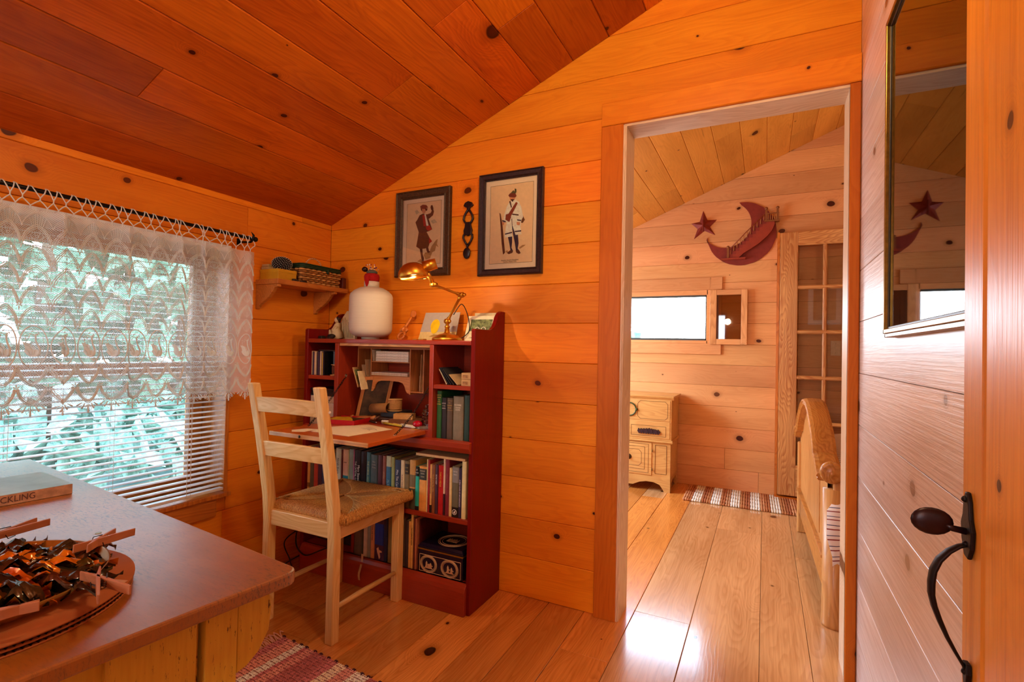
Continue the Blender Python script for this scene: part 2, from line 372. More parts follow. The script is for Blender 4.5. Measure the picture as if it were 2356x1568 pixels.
# ---------------- ceilings: boards along y on the slope
cl = math.hypot(1, SL); sx, sz = 1/cl, SL/cl
ce = struct(MB().prism([(-.1, zc_(-.1)+.03), (X1+.1, zc_(X1+.1)+.03), (X1+.1, zc_(X1+.1)+.06), (-.1, zc_(-.1)+.06)], lambda u, v, w: (u, w, v), -4.3, .022).build('ceiling', M_back))
cj = [-.02, .139, .312, .456, .623, .765, .928, 1.095, 1.253, 1.407, 1.566, 1.722, 1.878, 2.034, 2.19, 2.346, 2.49]
butts = {1: -2.35, 2: -1.16, 5: -.50, 6: -3.0, 7: -.62, 8: -.42, 9: -2.2, 11: -.55}
for i, (a, b) in enumerate(zip(cj[:-1], cj[1:])):
    cc = [-4.2]+([butts[i]] if i in butts else [])+([-3.2] if i % 3 == 0 else [])+[0]
    cc = sorted(set(cc))
    for c, d in zip(cc[:-1], cc[1:]):
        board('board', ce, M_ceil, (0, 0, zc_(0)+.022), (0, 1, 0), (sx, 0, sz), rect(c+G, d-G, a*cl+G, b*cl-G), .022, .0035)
def flip_ok(): pass
XF = 3.55
cf = struct(MB().prism([(-.1, 1.742+.41*-.1+.03), (XF, 1.742+.41*XF+.03), (XF, 1.742+.41*XF+.06), (-.1, 1.742+.41*-.1+.06)], lambda u, v, w: (u, w, v), .098, 2.5).box(XF, 4.3, .098, 2.5, 3.2, 3.25).build('ceiling_bedroom', M_back))
cl2 = math.hypot(1, .41); fx, fz = 1/cl2, .41/cl2
for k in range(23):
    a = -.02+.1565*k+.002; b = a+.1565
    cc = [.12, 2.43] if k % 3 else [.12, 1.5+.2*(k % 4), 2.43]
    if k == 9: cc = [.12, 1.98, 2.43]
    if k == 7: cc = [.12, 2.10, 2.43]
    for c, d in zip(cc[:-1], cc[1:]):
        board('board', cf, M_farceil, (0, 0, 1.742+.022), (0, 1, 0), (fx, 0, fz), rect(c+G, d-G, a*cl2+G, b*cl2-G), .022, .0035)
# ---------------- bedroom walls
def fit(z0, z1): pass
wf = struct(MB().box(-.1, .70, 2.452, 2.55, 0, 3.3).box(.70, 1.755, 2.452, 2.55, 0, 1.205).box(.70, 1.755, 2.452, 2.55, 1.60, 3.3).box(1.755, 4.3, 2.452, 2.55, 0, 3.3).build('wall_bedroom', M_back))
FS = [.163+.1695*k for k in range(19)]
for z0, z1 in rows(0, 3.15, FS):
    xa = max(0, (z0-1.742)/.41)
    segs = [(xa, 4.2)]
    if z1 > 1.205+.02 and z0 < 1.60-.02: segs = [(0, .70), (1.755, 4.2)]
    if z1 < .5 or .68 > z0 > .5: segs = [(0, 2.15 if z0 < .16 else 1.9), (2.15 if z0 < .16 else 1.9, 4.2)] if z0 < .35 else segs
    for a, b in segs:
        if a >= b: continue
        xt = (z1-1.742)/.41
        p = [(a+G, z0+G), (b-G, z0+G), (b-G, z1-G), (max(a, min(xt, b-.01))+G, z1-G)] if len(segs) == 1 else rect(a+G, b-G, z0+G, z1-G)
        board('board', wf, M_far, (0, 2.452, 0), (1, 0, 0), (0, 0, 1), p, .022, .0022)
# near side of the bedroom, left and right walls of the bedroom
struct(MB().box(-.1, 1.645, .098, .12, 0, 3.3).box(1.645, 2.45, .098, .12, 2.05, 3.3).box(2.45, 4.3, .098, .12, 0, 3.3).build('wall_bedroom_near', M_far))
struct(MB().box(-.10, 0, .12, .45, 0, 1.9).box(-.10, 0, 2.05, 2.45, 0, 1.9).box(-.10, 0, .45, 2.05, 0, .8).box(-.10, 0, .45, 2.05, 1.85, 1.95).build('wall_bedroom_left', M_far))
struct(MB().box(4.2, 4.3, .1, 2.5, 0, 3.3).build('wall_bedroom_right', M_far))
# ---------------- doorway lining and casings
def trim(name, mat, org, xd, yd, poly, T, c=.003):
    return struct(board(name, None, mat, org, xd, yd, poly, T, c))
trim('trim_1', M_trim, (0, 0, 0), (0, 0, 1), (-1, 0, 0), rect(0, 2.05, -1.648, -1.556), .022)       # left casing
o = trim('trim_2', M_wall, (0, 0, 0), (1, 0, 0), (0, 0, 1), rect(1.556, 2.472, 2.052, 2.150), .022)    # head casing
trim('trim_3', M_trim, (0, 0, 0), (0, 0, 1), (-1, 0, 0), rect(0, 2.05, -2.472, -2.440), .020)
trim('trim_4', M_jamb, (1.645, 0, 0), (0, 0, 1), (0, 1, 0), rect(0, 2.05, -.012, .128), -.0 or .013)    # left jamb placeholder, turned below
bpy.data.objects.remove(bpy.data.objects['trim_4'])
j = struct(MB().box(1.645, 1.660, -.008, .130, 0, 2.042).box(1.648, 1.656, -.014, -.008, 0, 2.046).build('trim_4', wood('jamb_pine', 0, 0, 'Z') if 0 else None))
j.data.materials.append(wood('jamb_pine', (.88, .66, .46), (.68, .44, .26), 'Z', knot='#5a2a10', knots=.3, kscale=3, rough=.36, bump=.1, vary=.08, streak=.5))
j = struct(MB().box(1.645, 2.452, -.008, .130, 2.042, 2.056).build('trim_5', M_jamb))
j = struct(MB().box(2.440, 2.452, -.008, .130, 0, 2.042).build('trim_6', _mc[('jamb_pine', 'Z')]))
# bedroom side casing of the doorway
trim('trim_7', M_trim, (0, .12, 0), (0, 0, 1), (1, 0, 0), rect(0, 2.05, 1.56, 1.648), .018)
trim('trim_8', M_trim, (0, .12, 0), (0, 0, 1), (1, 0, 0), rect(0, 2.05, 2.45, 2.54), .018)
# ---------------- window 1 (left wall) : lining, sash, glass, sill and apron
M_trimz = wood('pine_trim', (.66, .215, .03), (.40, .095, .010), 'Z', knot='#3a0f04', knots=.30, kscale=3.5, rough=.32, bump=.08, vary=.10, streak=.35)
M_trimy = wood('pine_trim', (.66, .215, .03), (.40, .095, .010), 'Y', knot='#3a0f04', knots=.30, kscale=3.5, rough=.32, bump=.08, vary=.10, streak=.35)
M_glass = NT('window_glass'); M_glass.b.inputs['Transmission Weight'].default_value = 1; M_glass.b.inputs['IOR'].default_value = 1.0
M_glass = None
def glass_mat(name, tint=(1, 1, 1), refl=.10, mirror=0):
    t = NT(name); t.t.nodes.remove(t.b)
    tr = t.n('ShaderNodeBsdfTransparent'); tr.inputs[0].default_value = (*tint, 1); gl = t.n('ShaderNodeBsdfGlossy'); gl.inputs['Roughness'].default_value = .02
    fr = t.n('ShaderNodeFresnel'); fr.inputs[0].default_value = 1.5
    mx = t.n('ShaderNodeMixShader'); nz = t.noise(t.obj(), 3, 1)
    t.l(t.math('ADD', t.math('MULTIPLY', fr.outputs[0], 1.0+mirror), t.math('MULTIPLY', nz, refl*.2), clamp=True), mx.inputs[0])
    t.l(tr.outputs[0], mx.inputs[1]); t.l(gl.outputs[0], mx.inputs[2]); t.l(mx.outputs[0], t.out.inputs[0])
    return t.m
M_glass = glass_mat('window_glass')
w1 = struct(MB().box(-.23, .004, -.600, -.582, .42, 1.54).box(-.23, .004, -1.97, -1.95, .42, 1.54).box(-.23, .004, -1.95, -.60, 1.52, 1.54).box(-.20, .03, -1.97, -.582, .420, .437).build('window_1', M_trimz, bevel=.002))
MB().box(-.199, -.165, -.660, -.601, .437, 1.52).box(-.199, -.165, -1.949, -1.89, .437, 1.52).box(-.198, -.166, -1.89, -.66, .437, .50).box(-.198, -.166, -1.89, -.66, 1.46, 1.52).box(-.203, -.16, -1.89, -.66, .965, 1.02).build('sash', M_trimy, w1, bevel=.003)
MB().box(-.194, -.190, -1.89, -.66, .50, .965).build('pane', M_glass, w1)
MB().box(-.194, -.190, -1.89, -.66, 1.02, 1.46).build('pane', M_glass, w1)
MB().box(0, .018, -1.97, -.640, .340, .420).build('apron', M_trimy, w1, bevel=.003)
# added unseen windows for sky fill: behind the camera, bedroom left wall
for nm, bx in (('added_window_3', lambda m: m.box(1.0, 1.5, -4.34, -4.16, .78, .83).box(1.0, 1.5, -4.34, -4.16, 1.87, 1.92).box(1.0, 1.04, -4.34, -4.16, .83, 1.87).box(1.46, 1.5, -4.34, -4.16, .83, 1.87).box(1.23, 1.27, -4.27, -4.22, .83, 1.87)),
               ('added_window_4', lambda m: m.box(-.12, .02, .45, 2.05, .78, .83).box(-.12, .02, .45, 2.05, 1.80, 1.85).box(-.12, .02, .45, .5, .83, 1.8).box(-.12, .02, 2.0, 2.05, .83, 1.8).box(-.08, -.04, 1.23, 1.27, .83, 1.8))):
    mb = MB(); bx(mb); struct(mb.build(nm, M_trimz))
# ---------------- window 2 (bedroom far wall)
M_fartrim = wood('pine_bedroom', 0, 0, 'X')
M_fartrimz = wood('pine_bedroom_z', (.84, .42, .16), (.60, .24, .07), 'Z', vary=.06, streak=.28, knots=.2, knot='#5a1c06', rough=.45)
w2 = struct(MB().box(.70, 1.755, 2.425, 2.55, 1.185, 1.210).box(.70, 1.755, 2.425, 2.55, 1.592, 1.632).box(.70, .72, 2.425, 2.55, 1.21, 1.592).box(1.745, 1.772, 2.425, 2.55, 1.185, 1.632).build('window_2', M_fartrim, bevel=.002))
MB().box(.72, 1.745, 2.455, 2.475, 1.578, 1.592).box(.72, 1.745, 2.455, 2.475, 1.210, 1.228).box(1.734, 1.745, 2.455, 2.475, 1.21, 1.592).build('sash_frame', plain('#4b5250', .5), w2)
MB().box(.72, 1.734, 2.470, 2.473, 1.228, 1.578).build('pane', M_glass, w2)
MB().box(.62, 1.866, 2.412, 2.430, 1.632, 1.735).build('head_casing', M_fartrim, w2, bevel=.003)
MB().box(.62, 1.862, 2.412, 2.430, 1.095, 1.185).build('apron', M_fartrim, w2, bevel=.003)
MB().box(1.772, 1.862, 2.412, 2.430, 1.185, 1.632).build('side_casing', M_fartrimz, w2, bevel=.003)
# ---------------- scenery outside
def leafy(name, h1, h2, sc):
    t = NT(name); nz = t.noise(t.obj(), sc, 4, .7); t.bump(nz, .8, .08)
    return t.fin(t.mix(t.sstep(nz, .35, .65), lin(h1), lin(h2)), .7, 0, .3)
M_leaf = leafy('tree_leaves', '#345c46', '#7ba88c', 3.5); M_bark = plain('#6a5645', .9, nscale=20)
M_lawn = leafy('lawn_grass', '#263c34', '#4a6860', 1.5)
struct(MB().box(-40, -.35, -30, 30, -.6, -.5).box(-.35, 8, 2.9, 30, -.6, -.5).build('ground', M_lawn))
rt = random.Random(3)
def tree(x, y, h, r, label):
    t = thing('tree', (x, y, -.5), label, 'tree', 'trees outside the window')
    mb = MB(); mb.tube([(x, y, -.5), (x+.1, y, h*.4), (x, y+.1, h*.8)], [.16, .12, .06], 8); mb.build('trunk', M_bark, t)
    mb = MB()
    for k in range(240):
        a, b = rt.uniform(0, 2*PI), rt.uniform(-1, 1); q = r*rt.uniform(.55, 1.0)
        c = (x+q*math.cos(a)*math.sqrt(1-b*b), y+q*math.sin(a)*math.sqrt(1-b*b), h*.62+q*b*1.15)
        s_ = rt.uniform(.14, .32)
        d = Vector((rt.uniform(-1, 1), rt.uniform(-1, 1), rt.uniform(-1, 1))).normalized(); e = d.orthogonal().normalized()*s_; g = d.cross(e)
        c = Vector(c); mb.add([c+e, c+g, c-e, c-g, c+d*s_*.5], [(0, 1, 4), (1, 2, 4), (2, 3, 4), (3, 0, 4), (0, 3, 2, 1)])
    o = mb.build('crown', M_leaf, t); o['kind'] = 'stuff'
    return t
for i, (x, y, h, r) in enumerate([(-6, -1.6, 3.6, 1.7), (-7.5, 1.6, 4.2, 1.9), (-5.5, 4.2, 3.4, 1.5), (-9, -4.5, 4.6, 2.2), (-11, 4.6, 5, 2.4), (-8, 7.5, 4.5, 2.2), (-9.5, .2, 4.4, 2.3), (-6.5, 3.0, 2.2, 1.5), (-12, 8, 5, 2.6), (-12, 1.8, 5.2, 2.6)]):
    tree(x, y, h, r, 'broadleaf tree seen through the slats of the left window' )
M_shrub = leafy('shrub_leaves', '#406556', '#80a494', 5)
def shrub(x, y, r):
    mb = MB()
    for k in range(110):
        a, b = rt.uniform(0, 2*PI), rt.uniform(-.4, 1); q = r*rt.uniform(.6, 1)
        c = Vector((x+q*math.cos(a)*math.sqrt(1-b*b), y+q*math.sin(a)*math.sqrt(1-b*b), -.1+q*b*.8)); s_ = rt.uniform(.08, .2)
        d = Vector((rt.uniform(-1, 1), rt.uniform(-1, 1), rt.uniform(-1, 1))).normalized(); e = d.orthogonal().normalized()*s_; g = d.cross(e)
        mb.add([c+e, c+g, c-e, c-g, c+d*s_*.5], [(0, 1, 4), (1, 2, 4), (2, 3, 4), (3, 0, 4), (0, 3, 2, 1)])
    single(mb, 'shrub', M_shrub, (x, y, -.5), 'low pale green shrub outside, seen below the lace curtain', 'shrub', 'shrubs outside the window')
for i, (x, y, r) in enumerate([(-3.6, -1.7, .7), (-3.9, -.5, .75), (-3.5, .7, .7), (-4.4, 1.9, .8), (-4.2, 3.2, .7), (-5.2, 4.6, .8), (-6, .2, 1.0), (-6.5, 2.6, 1.0)]): shrub(x, y, r)
tree(-1.45, 12, 1.5, .62, 'small treetop showing low in the bedroom window')
# ================================================================ the writing desk with bookshelves
DK = dict(knot='#2a0503', knots=0, rough=.30, bump=.06, vary=.03, streak=.35, coat=.15, ringa=.15)
M_dx = wood('stained_mahogany', (.38, .038, .010), (.22, .014, .005), 'X', **DK)
M_dy = wood('stained_mahogany', 0 or (.38, .038, .010), (.22, .014, .005), 'Y', **DK)
M_dz = wood('stained_mahogany', (.38, .038, .010), (.22, .014, .005), 'Z', **DK)
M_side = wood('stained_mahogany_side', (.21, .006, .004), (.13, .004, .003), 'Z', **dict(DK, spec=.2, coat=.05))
M_leafw = wood('drop_leaf_wood', (.62, .130, .015), (.42, .065, .008), 'X', **dict(DK, rough=.3))
M_edgew = wood('drop_leaf_edge', (.72, .38, .13), (.45, .18, .05), 'X', rough=.4, vary=.03)
M_pig = wood('pale_box_wood', (.62, .24, .06), (.42, .13, .03), 'X', rough=.45, vary=.05)
M_pigz = wood('pale_box_wood', (.62, .24, .06), (.42, .13, .03), 'Z', rough=.45, vary=.05)
M_brass = plain('#d9a23a', .34, 1.0, .5, vary=.05)
M_iron = plain('#241d1c', .5, .7, .5, bumpy=.3)
M_white = plain('#e8e2d4', .6); M_cream = plain('#efdcae', .65); M_paper = plain('#f3ddb4', .75, vary=.03)
M_black = plain('#17120f', .5)
desk = thing('writing_desk', (.60, -.14, 0), 'dark red wooden writing desk with open bookshelves and a lowered writing flap', 'desk')
yz = lambda u, v, w: (w, u, v)
prof = [(-.268, 0), (-.268, 1.184), (-.262, 1.188), (-.14, 1.188), (-.12, 1.192), (-.10, 1.205), (-.085, 1.225), (-.072, 1.25), (-.055, 1.268), (-.035, 1.277), (-.002, 1.277), (-.002, 0)]
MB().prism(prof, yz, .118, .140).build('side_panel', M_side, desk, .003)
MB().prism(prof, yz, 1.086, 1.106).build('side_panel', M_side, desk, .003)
MB().bbox(.140, 1.086, -.268, -.004, 1.118, 1.138, .003).build('top_board', M_dx, desk)
MB().box(.140, 1.086, -.012, -.004, .12, 1.118).build('back_panel', M_dx, desk)
for a, b in ((.319, .344), (.876, .897)):
    MB().bbox(a, b, -.266, -.012, .712, 1.118, .002).build('divider', M_dz, desk)
MB().box(.346, .876, -.262, -.245, 1.106, 1.118).build('rail', M_edgew, desk)
MB().bbox(.140, .319, -.262, -.012, .938, .957, .002).build('shelf', M_dx, desk)
MB().bbox(.897, 1.086, -.262, -.012, .928, .946, .002).build('shelf', M_dx, desk)
MB().bbox(.140, 1.086, -.264, -.012, .690, .712, .003).build('shelf', M_dx, desk)
MB().prism([(-.290, .712), (-.262, .716), (-.262, .665), (-.276, .668), (-.290, .690)], yz, .140, 1.100).build('lip_moulding', M_dx, desk, .002)
MB().bbox(.346, .876, -.264, -.02, .712, .745, .002).build('bay_floor', M_dx, desk)
MB().bbox(.140, 1.086, -.264, -.012, .368, .389, .003).build('shelf', M_dx, desk)
MB().bbox(.140, 1.086, -.264, -.012, .108, .128, .003).build('shelf', M_dx, desk)
MB().prism([(-.286, 0), (-.286, .098), (-.282, .112), (-.272, .124), (-.262, .128), (-.250, .128), (-.250, 0)], yz, .140, 1.090).build('plinth', M_dx, desk, .002)
MB().bbox(.437, .455, -.250, -.012, .128, .368, .002).build('divider', M_dz, desk)
# lowered writing flap
lf = MB().bbox(.335, .866, -.628, -.268, .728, .745, .0025).build('drop_leaf', M_leafw, desk)
MB().bbox(.334, .867, -.632, -.627, .728, .745, .001).build('edge_strip', M_edgew, lf)
MB().lathe([(.004, 0), (.006, .001), (.0045, .003), (.0, .003)], (.512, -.632, .7365), 12, M_iron, (0, -1, 0)).lathe([(.0, 0), (.002, .0005), (.0, .004)], (.512, -.634, .7365), 8, M_brass, (0, -1, 0)).build('lock', None, lf)
for x in (.40, .81): MB().box(x-.02, x+.02, -.272, -.262, .744, .747).build('hinge', M_brass, lf)
def chain(p0, p1, sag, n, parent):
    p0, p1 = Vector(p0), Vector(p1); mb = MB()
    P = [p0.lerp(p1, i/n)+Vector((0, 0, -sag*math.sin(PI*i/n))) for i in range(n+1)]
    for i in range(n):
        a, b = P[i], P[i+1]; d = (b-a).normalized(); s = d.orthogonal().normalized(); s = Quaternion(d, (PI/2 if i % 2 else 0)+.4) @ s
        c = (a+b)/2; L = (b-a).length*.62; q = []
        for k in range(9):
            t = 2*PI*k/8; q.append(c+d*(L*math.cos(t))+s*(.0042*math.sin(t)))
        mb.tube(q, .0012, 5, caps=False)
    return mb.build('chain', M_iron, parent)
chain((.344, -.215, .955), (.37, -.46, .747), .012, 26, desk)
chain((.874, -.262, .935), (.838, -.44, .747), .020, 26, desk)
def eyelet(c, ax, parent):
    MB().lathe([(.0025, 0), (.007, .0), (.0075, .0012), (.006, .002), (.0028, .0014), (.0025, 0)], c, 14, None, ax).build('eyelet', plain('#c9beb4', .3, 1.0), parent)
eyelet((.3455, -.215, .96), (1, 0, 0), desk); eyelet((.838, -.44, .745), (0, 0, 1), desk)
# pigeonhole unit
pg = MB().box(.348, .862, -.140, -.016, 1.094, 1.104).build('pigeonhole_unit', M_pig, desk)
for x, zb_ in ((.349, .900), (.434, .880), (.674, .880), (.752, .890), (.858, .890)):
    MB().bbox(x, x+.006, -.142, -.016, zb_, 1.096, .001).build('partition', M_pigz, pg)
for a, b, z in ((.440, .674, 1.028), (.440, .674, .960), (.355, .434, .900), (.680, .752, .890)):
    MB().bbox(a, b, -.140, -.016, z, z+.005, .001).build('pigeonhole_shelf', M_pig, pg)
ar = [(.440, .960), (.440, .884), (.452, .886), (.462, .900), (.468, .918), (.480, .932), (.50, .938), (.556, .940), (.612, .938), (.634, .932), (.646, .918), (.652, .900), (.662, .886), (.674, .884), (.674, .960)]
MB().prism(ar, lambda u, v, w: (u, w, v), -.141, -.135).build('arched_valance', M_pig, pg)
# ---------------------------------------------------------------- books
_bk = {}
def book(x0, x1, z0, h, color, label, group, depth=.17, y=-.255, band=None, text=None, tcol='#e8dcc0', tsize=None, vert=True, pages='#d9c08f', lean=0, jut=0, glossy=.45, name='book'):
    """hardback standing with its spine to the front: cover boards, rounded spine, page block"""
    w = x1-x0-.0012; c = ((x0+x1)/2, y-jut, z0)
    t = thing(name, c, label, 'book' if name == 'book' else name.split('_')[0], group, world=False)
    t.rotation_euler = (0, lean, 0)
    color = tuple(min(.85, c_*1.4+.012) for c_ in lin(color))
    mc = plain(color, glossy, vary=.12, nscale=35)
    b = .0016 if w > .012 else .0008
    sp = [(-w/2, .004), (-w/2*.8, .001), (0, 0), (w/2*.8, .001), (w/2, .004)]
    sp2 = [(w/2, depth), (w/2-b, depth), (w/2-b, .006), (-w/2+b, .006), (-w/2+b, depth), (-w/2, depth)]
    mb = MB(); mb.prism(sp+sp2, lambda u, v, q: (u, v, q), 0, h); mb.build('cover', mc, t)
    MB().box(-w/2+b, w/2-b, .006, depth-.003, .002, h-.002).build('pages', plain(pages, .85, nscale=200, vary=.15), t)
    if band:
        for z_, hh, cl_ in band:
            MB().prism([(-w/2-.0002, .0042), (-w/2*.8, .0007), (0, -.0004), (w/2*.8, .0007), (w/2+.0002, .0042)], lambda u, v, q: (u, v, q), z_*h, (z_+hh)*h).build('spine_band', plain(cl_, .5, vary=.1), t)
    if text:
        for txt, zf, sz, cl_, ve in text:
            m_ = plain(cl_, .5)
            if ve: textmesh(txt, sz, m_, 'spine_lettering', t, (0 if ve is True else ve, -.0009, zf*h), (0, 0, -1), (1, 0, 0), squeeze=.85)
            else: textmesh(txt, sz, m_, 'spine_lettering', t, (0, -.0009, zf*h), (1, 0, 0), (0, 0, 1), squeeze=.7)
    return t
GA = 'books on the middle shelf of the desk'; GB = 'books on the bottom shelf of the desk'; GC = 'old cloth books on the upper right shelf'
z = .389
mid = [
 (.112+.030, .160, .213, '#c58a3c', 'orange-brown book at the far left end of the middle shelf', dict(band=[(.05, .1, '#8a5a24')])),
 (.160, .186, .213, '#4d4a35', 'dull olive book, second from the left on the middle shelf', dict(text=[('W', .9, .012, '#cfc8b0', False)])),
 (.186, .214, .212, '#a8402f', 'brick red book beside the dull olive one behind the chair', dict(band=[(.93, .03, '#7a2a20')])),
 (.214, .240, .214, '#43263a', 'dull plum book right of the brick red one', {}),
 (.240, .262, .214, '#27365c', 'dark blue book right of the dull plum one', {}),
 (.262, .330, .200, '#5b5a3f', 'thick drab book hidden mostly behind the chair post', {}),
 (.330, .366, .222, '#b9c8b4', 'pale green jacketed book with upright black title', dict(text=[('Norah Shore', .62, .017, '#26302c', True)])),
 (.366, .376, .216, '#5a1d1a', 'thin dark red book beside the pale green one', {}),
 (.376, .412, .221, '#dca98a', 'pink book with a teal band round its foot', dict(band=[(.31, .13, '#1f9ab4'), (.0, .31, '#e6dcc8')], text=[('CROWN', .72, .007, '#5a3a30', False)])),
 (.412, .416, .222, '#e7c98e', 'very thin cream book right of the pink one', {}),
 (.416, .444, .226, '#7d8f80', 'grey-green mottled book left of the pink-edged black one', dict(text=[('31', .08, .012, '#cfd8c8', False)])),
 (.444, .449, .226, '#c77fb0', 'very thin pink book against the black jacket', {}),
 (.449, .489, .227, '#131118', 'black jacketed book with large white lettering', dict(text=[('Mary Stewart', .50, .0185, '#fbf4ea', .009), ('THE CRYSTAL CAVE', .53, .0140, '#fbf4ea', -.009)], glossy=.25)),
 (.489, .524, .224, '#0f0d16', 'plain black glossy book beside the lettered one', dict(glossy=.2)),
 (.524, .549, .223, '#2f5f63', 'teal book with pale green upright lettering', dict(text=[('THE GABRIEL HOUNDS', .55, .0135, '#c2cf8e', True)])),
 (.549, .592, .215, '#3e4a46', 'thick slate grey book with small silver title', dict(text=[('Nine', .85, .011, '#c9c4b4', False), ('Coaches', .79, .009, '#c9c4b4', False), ('Waiting', .73, .009, '#c9c4b4', False)])),
 (.592, .620, .217, '#4a0f12', 'oxblood book right of the slate grey one', {}),
 (.620, .640, .216, '#8d4a33', 'rust brown book with worn lettering', dict(text=[('LETTERS', .6, .010, '#caa070', True)])),
 (.640, .671, .219, '#2c5d77', 'blue picture-spined book with a cream head', dict(band=[(.78, .22, '#c9cba2'), (.0, .12, '#7fb7b4')], text=[('My Bones', .4, .014, '#a8d0d4', True)])),
 (.671, .690, .217, '#8f9a5c', 'yellow-green book right of the blue picture-spined one', {}),
 (.690, .724, .207, '#22304a', 'navy book with white upright title', dict(text=[('Mrs. Tim Carries On', .5, .0165, '#e9eef2', True)])),
 (.724, .746, .209, '#d8b487', 'cream book with small red upright lettering', dict(text=[('ISLAND CHRONICLES', .5, .010, '#8d2430', True)])),
 (.746, .773, .208, '#6d5a34', 'olive brown worn cloth book', dict(band=[(.72, .22, '#3a2a1c')], text=[('LONG', .86, .008, '#b79a5a', False), ('TRAIL', .78, .008, '#b79a5a', False)])),
 (.773, .806, .216, '#b0803f', 'tawny landscape-jacketed book left of the turquoise one', dict(band=[(.45, .25, '#7d6a45'), (.0, .42, '#4f4932')])),
 (.806, .826, .190, '#15a08d', 'turquoise book with black head and foot', dict(band=[(.78, .22, '#14110f'), (.0, .09, '#14110f')], text=[('JO', .93, .010, '#e8e0d0', False), ('WALKER', .86, .0065, '#e8e0d0', False)])),
 (.826, .867, .194, '#d88d3e', 'orange book with a dark grey title band', dict(band=[(.70, .25, '#3b3a30')], text=[('PLEASANT', .90, .0085, '#d9cfae', False), ('PEOPLE', .84, .0085, '#d9cfae', False), ('POETRY', .77, .0075, '#d9cfae', False)])),
 (.867, .873, .229, '#e8c38c', 'thin cream book right of the orange one', {}),
 (.873, .884, .226, '#8a1218', 'thin scarlet book standing taller than its neighbours', {}),
 (.884, .895, .209, '#c99a58', 'thin tan book beside the scarlet one', dict(band=[(.0, .16, '#2a1512')], text=[('HOUSEHOLD MANUAL', .55, .0075, '#5a3518', True)])),
 (.895, .912, .210, '#7a4420', 'brown book with yellow upright lettering', dict(text=[('Clouds of the Past Time', .62, .009, '#d8b04e', True)])),
 (.912, .927, .211, '#3a2030', 'dark paperback with white upright lettering', dict(text=[('BONE DEEP', .7, .0095, '#e8e2dc', True)])),
 (.927, .954, .210, '#a30e14', 'red book with bright yellow upright title', dict(text=[('TABOO MEDIA', .72, .0115, '#f2b21c', True)], glossy=.25)),
 (.954, .964, .240, '#dcb294', 'thin pink-cream book with a dark foot', dict(band=[(0, .38, '#3a1420')])),
 (.964, .984, .243, '#6f1424', 'maroon book with faded pink lettering', dict(text=[('LIFE IN THE UNITED STATES', .55, .0085, '#b05a5a', True)])),
 (.984, .998, .205, '#dfb277', 'thin cream paperback left of the grey one', {}),
 (.998, .1+.932, .215, '#59563f', 'grey and green book with a round white emblem at its foot', dict(band=[(.68, .30, '#8d8f8a'), (0, .20, '#1e1514')], text=[('Collected', .90, .0075, '#f0ece4', False), ('Letters', .84, .0075, '#f0ece4', False)])),
 (1.032, 1.046, .210, '#241a3c', 'narrow dark violet book with tiny white upright lettering', dict(text=[('A FIELD GUIDE OF ARCHAEOLOGY', .5, .0085, '#e8e2f0', True)])),
 (1.046, 1.068, .241, '#e8c48c', 'cream paperback at the right end of the middle shelf', {}),
]
for a, b, h, c, lab, kw in mid:
    bt_ = book(a, b, z, h, c, lab, GA, **kw)
    if 'round white emblem' in lab:
        em = MB(); q = [(.0105*math.cos(2*PI*k/20), .0105*math.sin(2*PI*k/20)) for k in range(21)]
        em.tube([(u, -.001, .0225+v) for u, v in q], .0013, 5, caps=False).prism([(-.004, -.006), (.005, -.006), (.004, .001), (.006, .006), (.001, .005), (-.005, .0)], lambda u, v, w: (u, w, .0225+v), -.0014, -.0004)
        em.build('emblem', plain('#efe8e2', .5), bt_)
flat = thing('atlas', (.94, -.17, .630), 'large flat cream atlas lying across the tops of the standing books', 'book')
MB().box(.814, 1.066, -.262, -.06, .6335, .6405).build('pages', plain('#d9b882', .8), flat)
MB().box(.813, 1.066, -.264, -.058, .6405, .6425).box(.813, 1.066, -.264, -.058, .6315, .6335).build('cover', plain('#c79a68', .6), flat)
z = .128
bot = [
 (.458, .503, .225, '#5f5450', 'grey-mauve book at the left end of the bottom shelf', {}),
 (.503, .516, .205, '#3e4238', 'thin dark grey book beside the grey-mauve one', {}),
 (.516, .540, .220, '#c9b8a0', 'pale stone book with a ribbon marker hanging from it', {}),
 (.540, .560, .222, '#8b9088', 'pale grey-green speckled book on the bottom shelf', {}),
 (.560, .582, .226, '#c98f62', 'salmon-tan book left of the blue and purple one', dict(text=[('SALT ON THE WIND', .55, .0105, '#7a4a30', True)])),
 (.582, .638, .230, '#3a1a45', 'thick purple book with a bright blue panel and pale figure on its spine', dict(band=[(.30, .42, '#2348b0')])),
 (.638, .660, .232, '#131b44', 'dark navy book between the purple and the dull gold one', {}),
 (.660, .690, .228, '#83703f', 'dull gold book partly behind the chair leg', {}),
 (.690, .757, .212, '#4a3a2a', 'thick brown book hidden behind the front chair leg', {}),
 (.757, .776, .205, '#3b2a2a', 'dark brown book right of the front chair leg', {}),
 (.776, .789, .205, '#cf9a52', 'thin ochre book on the bottom shelf', {}),
 (.789, .802, .236, '#dba65e', 'tall ochre book with black upright lettering', dict(text=[('THE COMPLETE CANOE', .6, .0085, '#3a2412', True)])),
 (.802, .812, .225, '#5a2418', 'thin rust book left of the navy tin', {}),
 (.812, .820, .222, '#a86448', 'reddish picture book leaning by the navy tin', {}),
]
